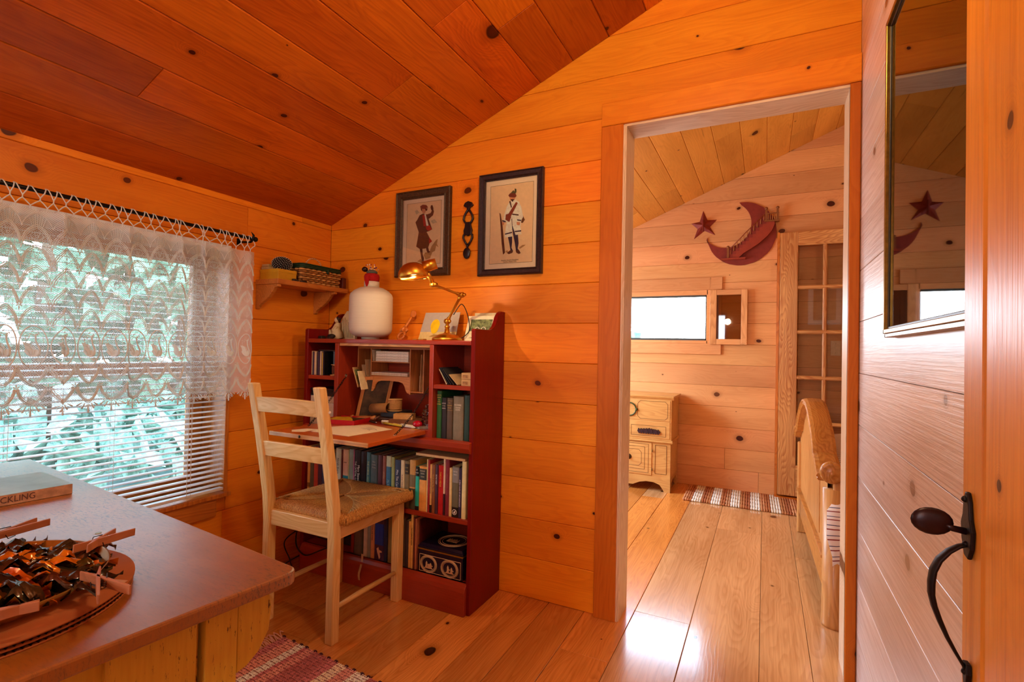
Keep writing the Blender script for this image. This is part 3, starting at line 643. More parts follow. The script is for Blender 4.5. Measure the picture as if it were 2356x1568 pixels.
for a, b, h, c, lab, kw in bot:
    o = book(a, b, z, h, c, lab, GB, **kw)
    if 'bright blue panel' in lab:
        MB().prism([(-.010, .052), (.0, .060), (.004, .048), (.020, .044), (.020, .038), (.008, .036), (.012, .016), (.006, .006), (.0, .022), (-.006, .036)], lambda u, v, w: (u, w, v), -.0025, -.001).build('printed_figure', plain('#e8c0a0', .5), o)
    if 'ribbon marker' in lab:
        MB().grid(2, 12, lambda u, v: (-.002+.012*u+.004*math.sin(v*5), -.020-.014*min(1, v*3)+.004*math.sin(v*7), .008-.105*v+.012*max(0, 1-v*6)), None).build('ribbon', plain('#d9b98c', .6), o)
# upper right shelf: five old cloth books
z = .712
for a, b, h, c, lab, kw in [
 (.900, .924, .205, '#1f5a2c', 'tall green cloth book with gilt title, leftmost on the upper right shelf', dict(text=[('HOW TO', .91, .008, '#d8c46a', False), ('KNOW', .86, .008, '#d8c46a', False), ('THE', .81, .007, '#d8c46a', False), ('WILD', .77, .008, '#d8c46a', False), ('FLOWERS', .72, .0072, '#d8c46a', False)])),
 (.925, .951, .177, '#1a1a1f', 'black cloth book with silver title, second on the upper right shelf', dict(text=[('HISTORY', .86, .0075, '#c8c8c8', False), ('OF THE', .80, .006, '#c8c8c8', False), ('NORTH', .74, .0075, '#c8c8c8', False)])),
 (.952, .982, .177, '#4a3a28', 'brown cloth book with gilt bands, third on the upper right shelf', dict(text=[('THE', .88, .007, '#c9a458', False), ('COUNTRY', .82, .0075, '#c9a458', False), ('HOUSE', .76, .0075, '#c9a458', False)], band=[(.93, .01, '#a8864a'), (.70, .008, '#a8864a')])),
 (.984, 1.036, .187, '#6f6650', 'thick faded grey-brown book with a torn spine', dict(text=[('FLOWERS', .80, .011, '#efe6d0', False), ('COLOUR', .74, .009, '#efe6d0', False), ('SCHEME', .69, .009, '#efe6d0', False)])),
 (1.040, 1.068, .193, '#143328', 'dark green cloth book, rightmost on the upper right shelf', {})]:
    book(a, b, z, h, c, lab, GC, y=-.238, pages='#8a7650', **kw)
# left upper shelf: compact discs and a thread spool
cds = [('#d6b48c', .006), ('#6b6258', .007), ('#3c3358', .009), ('#c79a74', .007), ('#e6c9a0', .008), ('#8d7a68', .009), ('#16182c', .008), ('#4b3f5c', .009), ('#2c2330', .008), ('#e0c8ac', .008), ('#7d6a58', .007), ('#c9a94e', .008), ('#2a1f38', .008), ('#1b1a1c', .004)]
xx = .1425
CL = ['tan', 'grey', 'violet', 'light brown', 'cream', 'taupe', 'ink blue', 'dull purple', 'dark plum', 'pale peach', 'drab brown', 'gold-edged', 'aubergine', 'black']
for i, (c, w_) in enumerate(cds):
    w_ = w_*.82
    o = single(MB().bbox(xx, xx+w_-.0006, -.245, -.110, .957, 1.076-.003*(i % 3), .0008), 'disc_case', plain(c, .25, vary=.1), (xx, -.245, .957), '%s slim disc case, %s in the row on the upper left shelf' % (CL[i], ['first', 'second', 'third', 'fourth', 'fifth', 'sixth', 'seventh', 'eighth', 'ninth', 'tenth', 'eleventh', 'twelfth', 'thirteenth', 'last'][i]), 'case', 'disc cases on the upper left shelf')
    xx += w_
o = single(MB().obox((.266, -.165, 1.016), (.9, .43, 0), (-.43, .9, 0), (0, 0, 1), .047, .003, .059), 'disc_case', plain('#221d1c', .3, vary=.3, nscale=20), (.27, -.16, .957), 'dark disc case turned to show its front cover', 'case')
single(MB().bbox(.168, .300, -.225, -.10, 1.0775, 1.0835, .001), 'disc_case', plain('#3a3534', .2), (.23, -.16, 1.0775), 'clear disc case lying flat on top of the upright ones', 'case')
t = thing('thread_spool', (.279, -.225, .957), 'brown wooden thread spool standing before the dark disc case', 'spool')
MB().lathe([(.021, 0), (.021, .004), (.008, .006), (.008, .050), (.017, .052), (.017, .055), (.0, .055)], (.279, -.225, .957), 18).build('spool', plain('#d59b5c', .5), t)
MB().lathe([(.009, .007), (.0125, .010), (.013, .046), (.009, .049)], (.279, -.225, .957), 18).build('thread', plain('#6e3a22', .8, bumpy=.5, nscale=300), t)
# left lower shelf
single(MB().bbox(.146, .205, -.250, -.12, .712, .823, .003), 'box', plain('#a98e6b', .6, vary=.3, nscale=25), (.17, -.2, .712), 'tan patterned box on the lower left shelf', 'box')
single(MB().bbox(.146, .312, -.250, -.11, .856, .868, .002).box(.15, .31, -.246, -.11, .868, .880).box(.146, .305, -.250, -.11, .884, .892).box(.150, .30, -.24, -.12, .880, .884), 'case_stack', plain('#1b1a20', .3, vary=.4, nscale=30), (.22, -.2, .856), 'stack of flat black cases on the lower left shelf', 'cases')
single(MB().bbox(.146, .314, -.248, -.11, .8235, .8555, .002), 'box', plain('#c9b496', .6, vary=.2, nscale=30), (.22, -.2, .8235), 'shallow beige box under the flat black cases', 'box')
single(MB().bbox(.210, .314, -.250, -.12, .712, .8230, .002), 'box', plain('#d7cdbd', .6), (.26, -.2, .712), 'off-white card box beside the divider on the lower left shelf', 'box')
# navy tin with white cameo roundels
M_navy = plain('#140d2e', .22, .0, .6, vary=.2); M_cameo = plain('#d9b990', .4); M_gold = plain('#b8902c', .3, .9)
tn = thing('biscuit_tin', (.945, -.17, .128), 'navy blue tin with cream cameo roundels and a gold rim, on the bottom shelf', 'tin')
MB().bbox(.832, 1.062, -.256, -.075, .128, .226, .004).build('body', M_navy, tn)
MB().bbox(.830, 1.064, -.2575, -.073, .2245, .2305, .001).build('rim', M_gold, tn)
ld = MB().bbox(.8305, 1.0635, -.257, -.074, .2305, .241, .003).prism([(.835, -.252), (1.059, -.252), (1.059, -.079), (.835, -.079)], lambda u, v, w: (.947+(u-.947)*(1-w*6), -.165+(v+.165)*(1-w*6), .241+w), 0, .010).build('lid', M_navy, tn)
def ring2(mb, fn, r, wd, n=28, m=None): mb.tube([fn(r*math.cos(2*PI*k/n), r*math.sin(2*PI*k/n)) for k in range(n+1)], wd, 5, m, caps=False)
fr = MB()
for (a, b, c, d) in ((.842, 1.052, .205, .205), (.842, 1.052, .133, .133)): fr.tube([(a, -.2565, c), (b, -.2565, d)], .0012, 4)
for x in (.842, 1.052): fr.tube([(x, -.2565, .133), (x, -.2565, .205)], .0012, 4)
for cx in (.889, .997):
    f_ = lambda u, v, cx=cx: (cx+u*1.08, -.2565, .168+v*.92)
    for r, w_ in ((.0405, .0011), (.036, .0022), (.031, .0011)): ring2(fr, f_, r, w_)
fr.build('cameo_border', M_cameo, tn)
for cx, figs in ((.889, [(-.010, .022), (.002, .014), (.011, .018)]), (.997, [(-.008, .024), (.010, .020)])):
    mb = MB().prism([(-.022, -.017), (.022, -.017), (.018, -.013), (-.018, -.013)], lambda u, v, w, cx=cx: (cx+u, w, .166+v), -.2575, -.2555)
    for u, h in figs:
        mb.prism([(u-.006, -.013), (u+.006, -.013), (u+.004, -.013+h*.6), (u+.0045, -.013+h*.85), (u, -.013+h*1.2), (u-.004, -.013+h*.85), (u-.0035, -.013+h*.5)], lambda p, q, w, cx=cx: (cx+p, w, .166+q), -.258, -.2555)
        mb.prism([(u+.002, -.013+h*.7), (u+.011, -.013+h*.5), (u+.010, -.013+h*.35), (u+.002, -.013+h*.5)], lambda p, q, w, cx=cx: (cx+p, w, .166+q), -.2575, -.2555)
    mb.build('cameo_figures', M_cameo, tn)
mb = MB(); f_ = lambda u, v: (.960+u, -.165+v, .2515)
for r, w_ in ((.070, .001), (.063, .0018), (.052, .001)): ring2(mb, f_, r, w_, 36)
for k in range(7):
    a = .9*k; mb.ball((.96+.02*math.cos(a), -.165+.014*math.sin(a), .252), .008, None, 8, 5, (1, 1, .4)) if 0 else None
    mb.prism([(-.03+.008*k, -.018), (-.024+.008*k, -.018), (-.025+.008*k, .012+.006*math.sin(k*2.1)), (-.029+.008*k, .010)], lambda u, v, w: (.960+u, -.165+v, w), .2510, .2530)
mb.build('lid_ornament', M_cameo, ld)
# reddish picture book behind the tin
single(MB().bbox(.8265, .8295, -.24, -.02, .130, .345, .0008), 'picture_book', plain('#5a1a16', .4, vary=.6, nscale=12), (.828, -.13, .130), 'dark red illustrated book standing side-on behind the navy tin', 'book')
# cables and boxes at the left foot of the desk
single(MB().bbox(.160, .425, -.20, -.03, .13, .30, .006), 'cable_box', plain('#3a2f33', .6), (.29, -.12, .13), 'dark grey box on the bottom shelf behind the chair', 'box')
def cable(pts, lab, r=.0035, n=60):
    P = [Vector(p) for p in pts]; out = []
    for i in range(len(P)-1):
        p0, p1, p2, p3 = P[max(i-1, 0)], P[i], P[i+1], P[min(i+2, len(P)-1)]
        for k in range(10):
            t_ = k/10; out.append(.5*((2*p1)+(p2-p0)*t_+(2*p0-5*p1+4*p2-p3)*t_*t_+(3*p1-p0-3*p2+p3)*t_**3))
    out.append(P[-1]); return single(MB().tube(out, r, 7), 'power_cable', plain('#151012', .35), out[0], lab, 'cable')
cable([(.25, -.21, .18), (.17, -.30, .24), (.14, -.31, .14), (.20, -.31, .09), (.30, -.31, .13), (.36, -.30, .16), (.40, -.27, .19), (.42, -.21, .2)], 'black power cable looping in front of the desk plinth')
cable([(.04, -.10, .02), (.03, -.25, .006), (.08, -.36, .005), (.14, -.33, .006), (.10, -.31, .05), (.03, -.28, .12), (.02, -.12, .16)], 'thin black cable coiled on the floor in the corner by the desk', .003)
# ================================================================ things on and in the desk
TZ = 1.138
# spool-shaped white cone of yarn with a pincushion on top
t = thing('thread_cone', (.418, -.13, TZ), 'large white barrel of wound thread standing on the desk top', 'thread')
MB().lathe([(.044, 0), (.044, .012), (.046, .014)], (.418, -.13, TZ), 28).build('foot', plain('#cfc9b0', .5), t)
MB().lathe([(.046, .012), (.072, .016), (.090, .025), (.101, .038), (.105, .054), (.106, .14), (.105, .214), (.100, .228), (.084, .244), (.058, .258), (.038, .262)], (.418, -.13, TZ), 48).build('wound_thread', None, t)
th = NT('wound_thread'); sp = th.n('ShaderNodeSeparateXYZ'); th.l(th.obj(), sp.inputs[0])
wv = th.noise(th.mapping(th.obj(), (2, 2, 330)), 1.0, 2, .6); th.bump(wv, .5, .002)
t.children[-1].data.materials.append(th.fin(th.mix(wv, lin('#d2c6b0'), lin('#e2d8c6')), .7, 0, .2))
MB().lathe([(.037, .26), (.037, .288), (.035, .290)], (.418, -.13, TZ), 24).build('collar', plain('#ddd3bb', .5), t)
t = thing('pincushion', (.418, -.13, TZ+.2905), 'red pincushion stuck full of pins on top of the white thread barrel', 'pincushion')
MB().lathe([(.033, 0), (.037, .008), (.038, .024), (.034, .036), (.025, .040), (.0, .042)], (.418, -.13, TZ+.2905), 24).build('cushion', plain('#b3120f', .9, bumpy=.8, nscale=120), t)
MB().prism([(-.016, .02), (.012, .024), (.006, -.014), (-.002, -.028), (-.010, -.010)], lambda u, v, w: (.425+u, -.171+w, TZ+.290+v), -.004, .004).build('fabric_tail', plain('#b3120f', .9), t)
MB().ball((.418, -.13, TZ+.336), .025, None, 14, 8, (1.1, 1.1, .55)).build('stuffing', plain('#5d6152', .9, bumpy=.6, nscale=150), t)
rp = random.Random(5)
for k in range(16):
    a = rp.uniform(0, 2*PI); q = rp.uniform(.005, .028); h = rp.uniform(.012, .040)
    p = Vector((.418+q*math.cos(a), -.13+q*math.sin(a), TZ+.337)); e = p+Vector((.35*q*math.cos(a), .35*q*math.sin(a), h))
    c = rp.choice(['#c01818', '#e8e0d4', '#2a3a90', '#141414', '#d8b0a0', '#c01818'])
    o = MB().tube([p, e], .0006, 4).build('pin', plain('#b8b0a8', .3, 1.0), t); MB().ball(e, .0032, None, 8, 6).build('pin_head', plain(c, .3), o)
o = MB().ball((.394, -.155, TZ+.350), .015, None, 12, 8, (1, 1, .9)).build('dark_button', plain('#2a1512', .2), t)
# brass desk lamp
lt = thing('desk_lamp', (.874, -.13, TZ), 'lit brass desk lamp with domed shade and jointed arm on the desk top', 'lamp')
B_ = (.874, -.13, TZ)
MB().lathe([(.069, 0), (.069, .010), (.066, .014), (.060, .016), (.051, .024), (.034, .031), (.018, .035), (.012, .040), (.0115, .055)], B_, 40).build('base', M_brass, lt)
MB().lathe([(.0095, .05), (.0095, .060), (.013, .062), (.013, .067), (.008, .070), (.008, .082)], B_, 20).build('stem', M_brass, lt)
def knuckle(c, r, ax, nm='joint', L=.026):
    ax = Vector(ax).normalized(); c = Vector(c); mb = MB()
    mb.lathe([(.0, -L*.5), (r*.7, -L*.5), (r, -L*.42), (r, L*.42), (r*.7, L*.5), (0, L*.5)], c, 18, None, ax)
    mb.lathe([(.004, L*.5), (.0045, L*.65), (.007, L*.7), (.007, L*.95), (.0, L)], c, 10, None, ax)
    return mb.build(nm, M_brass, lt)
J1 = Vector((.874, -.13, TZ+.090)); J2 = Vector((.990, -.20, 1.338)); J3 = Vector((.953, -.36, 1.366)); SC = Vector((.902, -.425, 1.392))
knuckle(J1, .013, (1, -.5, 0)); knuckle(J2, .012, (1, -.3, 0)); knuckle(J3, .011, (1, -.4, 0))
d = (J2-J1).normalized(); MB().tube([J1+d*.010, J1+d*.022, J1+d*.024, J2-d*.03, J2-d*.028, J2-d*.010], [.009, .009, .006, .006, .008, .008], 12).build('lower_arm', M_brass, lt)
d = (J3-J2).normalized(); MB().tube([J2+d*.010, J2+d*.026, J2+d*.028, J3-d*.022, J3-d*.02, J3-d*.008], [.008, .008, .0052, .0052, .0075, .0075], 12).build('upper_arm', M_brass, lt)
up = Vector((-.11, -.02, 1)).normalized()
nk = SC+up*.012+Vector((.046, .030, .004))
MB().tube([J3, J3.lerp(nk, .5)+Vector((0, 0, .006)), nk], [.008, .009, .011], 10).build('neck', M_brass, lt)
sd = MB().lathe([(a*.84, b*.9) for a, b in [(.072, -.004), (.0735, .0), (.073, .012), (.069, .026), (.060, .041), (.046, .053), (.028, .061), (.010, .064), (.0005, .0645),
                 (.0005, .0625), (.010, .062), (.027, .059), (.044, .051), (.058, .039), (.067, .024), (.0705, .010), (.0705, -.004), (.072, -.004)]], SC, 40, None, up).build('shade', M_brass, lt)
pt = (Vector((.952, -.385, 1.398))-SC).normalized()
MB().tube([SC+Vector((.030, .022, .040)), SC+Vector((.075, .05, .058))], [.024, .022], 20).build('socket_housing', M_brass, lt)
bulbm = NT('bulb_glow'); bulbm.t.nodes.remove(bulbm.b); em = bulbm.n('ShaderNodeEmission'); em.inputs[0].default_value = (1, .82, .55, 1); em.inputs[1].default_value = 22
bulbm.l(em.outputs[0], bulbm.out.inputs[0])
MB().ball(SC+up*.024, .020, None, 16, 10).build('bulb', bulbm.m, lt)
bl = bpy.data.lights.new('lamp_bulb_light', 'POINT'); bl.energy = 8.0; bl.color = (1, .72, .40); bl.shadow_soft_size = .012
blo = bpy.data.objects.new('lamp_bulb_light', bl); COL.objects.link(blo); blo.location = SC+up*(-.004)
cable([(.93, -.10, TZ+.01), (.955, -.07, TZ+.05), (.952, -.08, TZ+.12), (.93, -.10, TZ+.17), (.90, -.12, TZ+.12)], 'thin black lamp cord rising behind the brass lamp', .0022)
# the white Madonna-like niche figurine
t = thing('niche_figurine', (.20, -.11, TZ), 'cream ceramic shrine figurine of a bowed figure in a pointed niche', 'figurine')
M_cer = plain('#e2cf9c', .35, vary=.06, nscale=30)
MB().prism([(-.058, 0), (.070, 0), (.062, .10), (.028, .146), (.010, .150), (-.030, .105)], lambda u, v, w: (.205+u, w, TZ+v), -.085, -.070).build('back_plate', M_cer, t)
mb = MB()
for k in range(7): mb.tube([(.175+.014*k, -.088, TZ+.01), (.180+.011*k, -.088, TZ+.115-.012*abs(k-2))], .0045, 6)
mb.build('draped_folds', M_cer, t)
MB().tube([(.185, -.115, TZ+.002), (.180, -.118, TZ+.03), (.172, -.116, TZ+.055), (.178, -.112, TZ+.075), (.182, -.110, TZ+.088)], [.030, .028, .020, .016, .008], 12).build('robe', M_cer, t)
MB().ball((.176, -.118, TZ+.100), .013, None, 12, 8, (.9, .9, 1.1)).build('head', plain('#e8c79a', .5), t)
MB().ball((.182, -.112, TZ+.106), .0135, None, 12, 8, (1.0, 1, .95)).build('hair', plain('#3a1f12', .6), t)
MB().tube([(.178, -.120, TZ+.072), (.162, -.130, TZ+.050), (.170, -.135, TZ+.035)], [.008, .007, .005], 8).tube([(.186, -.122, TZ+.068), (.176, -.138, TZ+.045), (.166, -.136, TZ+.036)], [.008, .007, .005], 8).build('arms', M_cer, t)
MB().obox((.142, -.125, TZ+.026), (.9, 0, .43), (0, 1, 0), (-.43, 0, .9), .015, .010, .020).build('plinth_block', M_cer, t)
single(MB().bbox(.145, .168, -.21, -.18, TZ, TZ+.016, .003).ball((.175, -.15, TZ+.016), .016, None, 10, 6, (1.6, 1, .7)).bbox(.19, .215, -.20, -.175, TZ, TZ+.012, .003), 'trinkets', plain('#2b1a12', .5), (.17, -.17, TZ), 'small dark trinkets at the left end of the desk top', 'trinkets')
# carved wooden spoon leaning on the wall
M_car = wood('carved_spoon_wood', (.74, .22, .03), (.55, .13, .015), 'Z', rough=.4, vary=.02)
t = thing('carved_spoon', (.585, -.05, TZ), 'orange carved wooden love spoon propped against the wall', 'spoon')
L0 = Vector((.575, -.09, TZ+.004)); L1 = Vector((.610, -.03, TZ+.150))
def on(u, h): return L0.lerp(L1, h)+Vector((u, 0, 0))
MB().lathe([(.0005, -.004), (.014, -.003), (.0195, .001), (.0165, .004), (.007, .001), (.0005, .0)], on(.004, .88), 18, None, (0, -1, .25), (0, 0, 1)).build('bowl', M_car, t)
t.children[-1].scale = (1, 1, 1)
q = []
MB().tube([on(.002, .78), on(-.001, .66), on(-.005, .50), on(-.008, .42)], [.011, .012, .014, .018], 10, None, True, .55).build('handle', M_car, t)
MB().tube([on(-.008, .44), on(-.024, .30), on(-.014, .24)], [.007, .009, .006], 8).tube([on(-.008, .44), on(.012, .32), on(.004, .24)], [.007, .009, .006], 8).tube([on(-.006, .46), on(-.006, .26)], [.012, .021], 10, None, True, .5).build('scrolls', M_car, t)
q = [on(-.006+.018*math.cos(a), .13+.12*math.sin(a)) for a in [2*PI*k/18 for k in range(19)]]
MB().tube(q, .0070, 8, caps=False).build('ring_finial', M_car, t)
# painted card with a yellow pear-like fruit
M_pt = plain('#b3a79c', .8, vary=.05); M_pt2 = plain('#d9bd7c', .8)
t = thing('painted_card', (.79, -.09, TZ), 'painted card of a yellow fruit against grey, leaning behind the brass lamp', 'card')
def cd_(u, v, w): return (.672+u*.212, -.078+.042*v+w, TZ+.001+v*.137)
MB().prism([(0, 0), (1, 0), (1, 1), (.06, 1)], cd_, -.001, .0015).build('card', M_pt, t)
MB().prism([(.0, 0), (1, 0), (1, .32), (.02, .30)], cd_, -.0016, -.001).build('painted_table', M_pt2, t)
fr_ = [(.40+.125*math.cos(a)*(1.0 if math.sin(a) > 0 else .88), .50+.26*math.sin(a)) for a in [2*PI*k/22 for k in range(22)]]
MB().prism(fr_, cd_, -.0024, -.0016).build('painted_fruit', plain('#ecc310', .45, vary=.14, nscale=30), t)
MB().prism([(.28, .14), (.50, .12), (.56, .20), (.40, .22)], cd_, -.0022, -.0016).build('painted_leaf', plain('#a8803a', .8), t)
# small framed photo right
t = thing('photo_card', (1.02, -.07, TZ), 'small cream-mounted garden picture leaning at the right end of the desk top', 'picture')
def pc(u, v, w): return (.935+u*.150, -.080+.040*v+w, TZ+.001+v*.118)
MB().prism([(0, 0), (1, 0), (1.0, 1), (.0, 1)], pc, -.0015, .0015).build('mount', plain('#e8dcb8', .6), t)
MB().prism([(.12, .12), (.88, .12), (.88, .86), (.12, .86)], pc, -.0021, -.0015).build('print', plain('#6f7a4c', .6, vary=.7, nscale=70), t)
MB().prism([(.12, .12), (.5, .2), (.88, .14), (.88, .42), (.7, .38), (.5, .46), (.3, .38), (.12, .40)], pc, -.0026, -.0021).build('pale_flowers', plain('#d8cfa8', .6, vary=.3, nscale=90), t)
mb = MB()
for cx in (.40, .62): mb.tube([pc(cx+.085*math.cos(a), .42+.13*math.sin(a), -.004) for a in [PI*k/12 for k in range(13)]], .0018, 6)
mb.build('white_scroll', M_white, t)
single(MB().bbox(.958, 1.080, -.026, -.022, TZ, TZ+.134, .001), 'photograph', plain('#cdb98c', .5), (1.01, -.024, TZ), 'larger pale photograph standing behind the cream-mounted garden picture', 'picture')
single(MB().bbox(.80, .822, -.245, -.215, TZ, TZ+.006, .002).bbox(.770, .79, -.25, -.23, TZ, TZ+.004, .001), 'brass_clips', plain('#b58a3a', .4, .6), (.80, -.23, TZ), 'small brass clips beside the lamp base', 'clips')
# ---- inside the central bay
BF = .745
def stack(x0, x1, y0, y1, z0, n, cols, lab, cat, dz=.006, jit=.004, grp=None):
    for i in range(n):
        a = rp.uniform(-jit, jit)
        single(MB().bbox(x0+a, x1+a*.5, y0, y1, z0+i*dz, z0+i*dz+dz-.0006, .0006), 'notebook' if cat == 'notebook' else 'envelope', plain(cols[i % len(cols)], .7, nscale=140, vary=.12), ((x0+x1)/2, y0, z0+i*dz), lab % ['lowest', 'second', 'third', 'fourth', 'fifth', 'sixth', 'topmost'][i if i < n-1 else 6], cat, grp)
stack(.475, .672, -.150, -.03, 1.0335, 4, ['#d9d0bc', '#e6dcc6', '#efe6d2', '#e2d6bf'], 'cream writing pad in the top pigeonhole, %s of its pile', 'notebook', .0125, .003, 'writing pads in the top pigeonhole')
stack(.446, .668, -.150, -.03, .9655, 5, ['#d8c3a0', '#efe2cc', '#c99a80', '#e8dcc4', '#f0e6d4'], 'thin paper in the lower pigeonhole, %s of its pile', 'envelope', .0028, .005, 'papers in the lower pigeonhole')
def leanp(c, w, h, ang, col, lab, yaw=0, th=.0014, nm='envelope', inner=None):
    """a card leaning sideways: c = foot, ang = lean from upright"""
    t_ = thing(nm, c, lab, nm, world=False); t_.rotation_euler = (0, ang, yaw)
    MB().box(-th/2, th/2, -w/2, w/2, 0, h).build('sheet', plain(col, .7), t_)
    if inner: MB().box(th/2, th/2+.0006, -w/2+.012, w/2-.012, .012, h-.012).build('printed_panel', plain(inner, .6, vary=.4, nscale=60), t_)
    return t_
leanp((.424, -.105, .906), .085, .135, -.16, '#d9b98a', 'tan envelope leaning in the left pigeonhole')
leanp((.411, -.110, .906), .085, .110, -.22, '#e8cfa4', 'pale envelope leaning beside the tan one')
leanp((.408, -.175, .906), .080, .100, -.30, '#d8ab78', 'small greeting card with a green picture, jutting from the left pigeonhole', .35, .002, 'card', '#7b8a5a')
leanp((.440, -.185, .895), .060, .092, -.25, '#f0d9b0', 'cream folded card leaning next to the green picture card', .2, .003, 'card')
leanp((.462, -.125, 1.0345), .06, .055, -.12, '#e4d3b4', 'small cream card upright left of the writing pads', 0, .0015, 'card')
leanp((.722, -.110, .896), .075, .072, .02, '#ead9bc', 'small cream card in the right pigeonhole', .9, .0015, 'card')
leanp((.738, -.100, .896), .09, .175, .03, '#caa070', 'long tan envelope standing in the right pigeonhole', .0, .0015)
# leaning wooden frame with a dark landscape
t = thing('leaning_picture', (.372, -.15, BF), 'pale wooden frame with a dark landscape leaning inside the desk bay', 'frame')
a0 = Vector((.372, -.175, BF+.001)); ux = Vector((.75, .60, 0)).normalized(); uz = Vector((.22, .04, 1)).normalized()
def fq(u, v, w): return a0+ux*u+uz*v+ux.cross(uz)*(-w)*-1
W_, H_ = .145, .215
mb = MB()
for p in ([(0, 0), (W_, 0), (W_, .016), (0, .016)], [(0, H_-.016), (W_, H_-.016), (W_, H_), (0, H_)], [(0, .016), (.016, .016), (.016, H_-.016), (0, H_-.016)], [(W_-.016, .016), (W_, .016), (W_, H_-.016), (W_-.016, H_-.016)]):
    mb.prism(p, fq, -.006, .006)
mb.build('frame', M_pigz, t)
MB().prism([(.014, .014), (W_-.014, .014), (W_-.014, H_-.014), (.014, H_-.014)], fq, -.002, .002).build('picture', plain('#4a3524', .5, vary=.5, nscale=25), t)
mb = MB()
for k in range(6): mb.prism([(.03+.015*k, .11-.006*k), (.042+.015*k, .114-.006*k), (.050+.015*k, .108-.006*k), (.040+.015*k, .108-.006*k)], fq, .002, .003) if 0 else mb.prism([(.03+.015*k, .11-.006*k), (.042+.015*k, .114-.006*k), (.050+.015*k, .108-.006*k), (.040+.015*k, .108-.006*k)], fq, -.003, -.002)
mb.build('birds', M_black, t)
# twine spool, boxes, rolled paper, scissors, pens ...
t = thing('twine_spool', (.600, -.15, .790), 'small spool of tan twine standing in the desk bay', 'spool')
MB().lathe([(.034, 0), (.034, .003), (.014, .004), (.014, .052), (.034, .053), (.034, .056), (0, .056)], (.600, -.15, .800), 24).build('reel', plain('#d0a062', .6), t)
mb = MB()
for k in range(12): mb.tube([(.600+.030*math.cos(a), -.15+.030*math.sin(a), .8065+.0040*k+.0006*a) for a in [2*PI*i/20 for i in range(21)]], .0024, 5, caps=False)
mb.build('twine', plain('#c08f55', .9, bumpy=.5, nscale=200), t)
single(MB().bbox(.545, .650, -.19, -.08, .772, .800, .003), 'box', plain('#1b1a1e', .5), (.60, -.13, .772), 'flat black box under the twine spool', 'box')
single(MB().bbox(.470, .70, -.17, -.06, BF, .7715, .002), 'box', plain('#5a3018', .7), (.58, -.11, BF), 'brown box at the back of the desk bay', 'box')
single(MB().obox((.685, -.185, .784), (.93, .37, 0), (-.37, .93, 0), (0, 0, 1), .045, .026, .012), 'box', plain('#c99857', .6), (.685, -.18, .772), 'small tan cardboard box in the desk bay', 'box')
single(MB().obox((.695, -.175, .758), (.93, .37, 0), (-.37, .93, 0), (0, 0, 1), .075, .045, .0128), 'box', plain('#7a4a28', .7), (.695, -.175, .745), 'brown flat box under the small tan cardboard box', 'box')
mb = MB(); q = [(.024*math.cos(a)*(1-.012*a), .024*math.sin(a)*(1-.012*a)) for a in [k*.35 for k in range(36)]]
for w_ in (0,): mb.grid(35, 1, lambda u, v: (.47+v*.12, -.165-.02*v+q[int(u*35+.5)][0], .803+v*.012+q[int(u*35+.5)][1]))
o = single(mb, 'paper_roll', plain('#9a6a38', .8), (.50, -.17, .78), 'rolled sheet of brown paper beside the twine spool', 'paper')
sol = o.modifiers.new('thickness', 'SOLIDIFY'); sol.thickness = .0008
t = thing('scissors', (.555, -.215, .760), 'pair of old scissors lying at the front of the desk bay', 'scissors')
mb = MB()
for dx, dy in ((0, 0), (.012, -.022)):
    mb.tube([(.555+dx+.012*math.cos(a), -.220+dy+.009*math.sin(a), .772+.006*math.cos(a)) for a in [2*PI*k/14 for k in range(15)]], .0022, 6, caps=False)
mb.build('finger_rings', plain('#8a6a58', .35, .8), t)
MB().prism([(0, 0), (.075, .010), (.080, .014), (.0, .012)], lambda u, v, w: (.565+u, -.222+v, .768+w), 0, .003).build('blades', plain('#8d8580', .3, 1.0), t)
single(MB().tube([(.40, -.215, .757), (.44, -.21, .757), (.50, -.20, .762), (.52, -.195, .764)], [.011, .012, .009, .012], 10).ball((.395, -.217, .757), .014, None, 10, 8), 'turned_handle', M_pig, (.46, -.2, .747), 'turned wooden handle at the left of the desk bay', 'handle')
def pen(p, q, r, c, lab, tip='#e0d8c8'):
    t_ = thing('pen', p, lab, 'pen', 'pens and pencils in the desk bay'); p, q = Vector(p), Vector(q)
    MB().tube([p, q], r, 8).build('barrel', plain(c, .35), t_); d_ = (q-p).normalized(); MB().tube([q, q+d_*.008], [r*.9, .0006], 8).build('tip', plain(tip, .4), t_)
pen((.605, -.235, .7515), (.735, -.262, .7515), .0050, '#c9b432', 'yellow pencil lying along the front edge of the bay')
pen((.585, -.225, .7515), (.700, -.240, .7515), .0046, '#d8c07c', 'tan pencil behind the yellow one')
pen((.700, -.246, .7515), (.800, -.262, .7515), .0052, '#d5d0c4', 'silvery pen right of the yellow pencil')
pen((.46, -.20, .7500), (.56, -.235, .7500), .0036, '#3a2a20', 'dark pencil left of the scissors')
pen((.66, -.215, .7510), (.78, -.235, .7510), .0042, '#f0e4c8', 'ivory pen behind the silvery one')
single(MB().bbox(.580, .618, -.225, -.205, BF, .762, .004).bbox(.584, .614, -.228, -.224, .748, .759, .001), 'white_clip', M_white, (.60, -.215, BF), 'small white plastic clip at the front of the desk bay', 'clip')
t = thing('sharpener', (.800, -.235, BF), 'glossy red rounded pencil sharpener by the crumpled bag', 'sharpener')
MB().ball((.800, -.238, .763), .020, None, 16, 10, (1.25, .9, .8)).build('body', plain('#b40a22', .15), t)
rb = random.Random(11); mb = MB()
for i in range(9):
    pass
bm = bmesh.new(); bmesh.ops.create_icosphere(bm, subdivisions=4, radius=1)
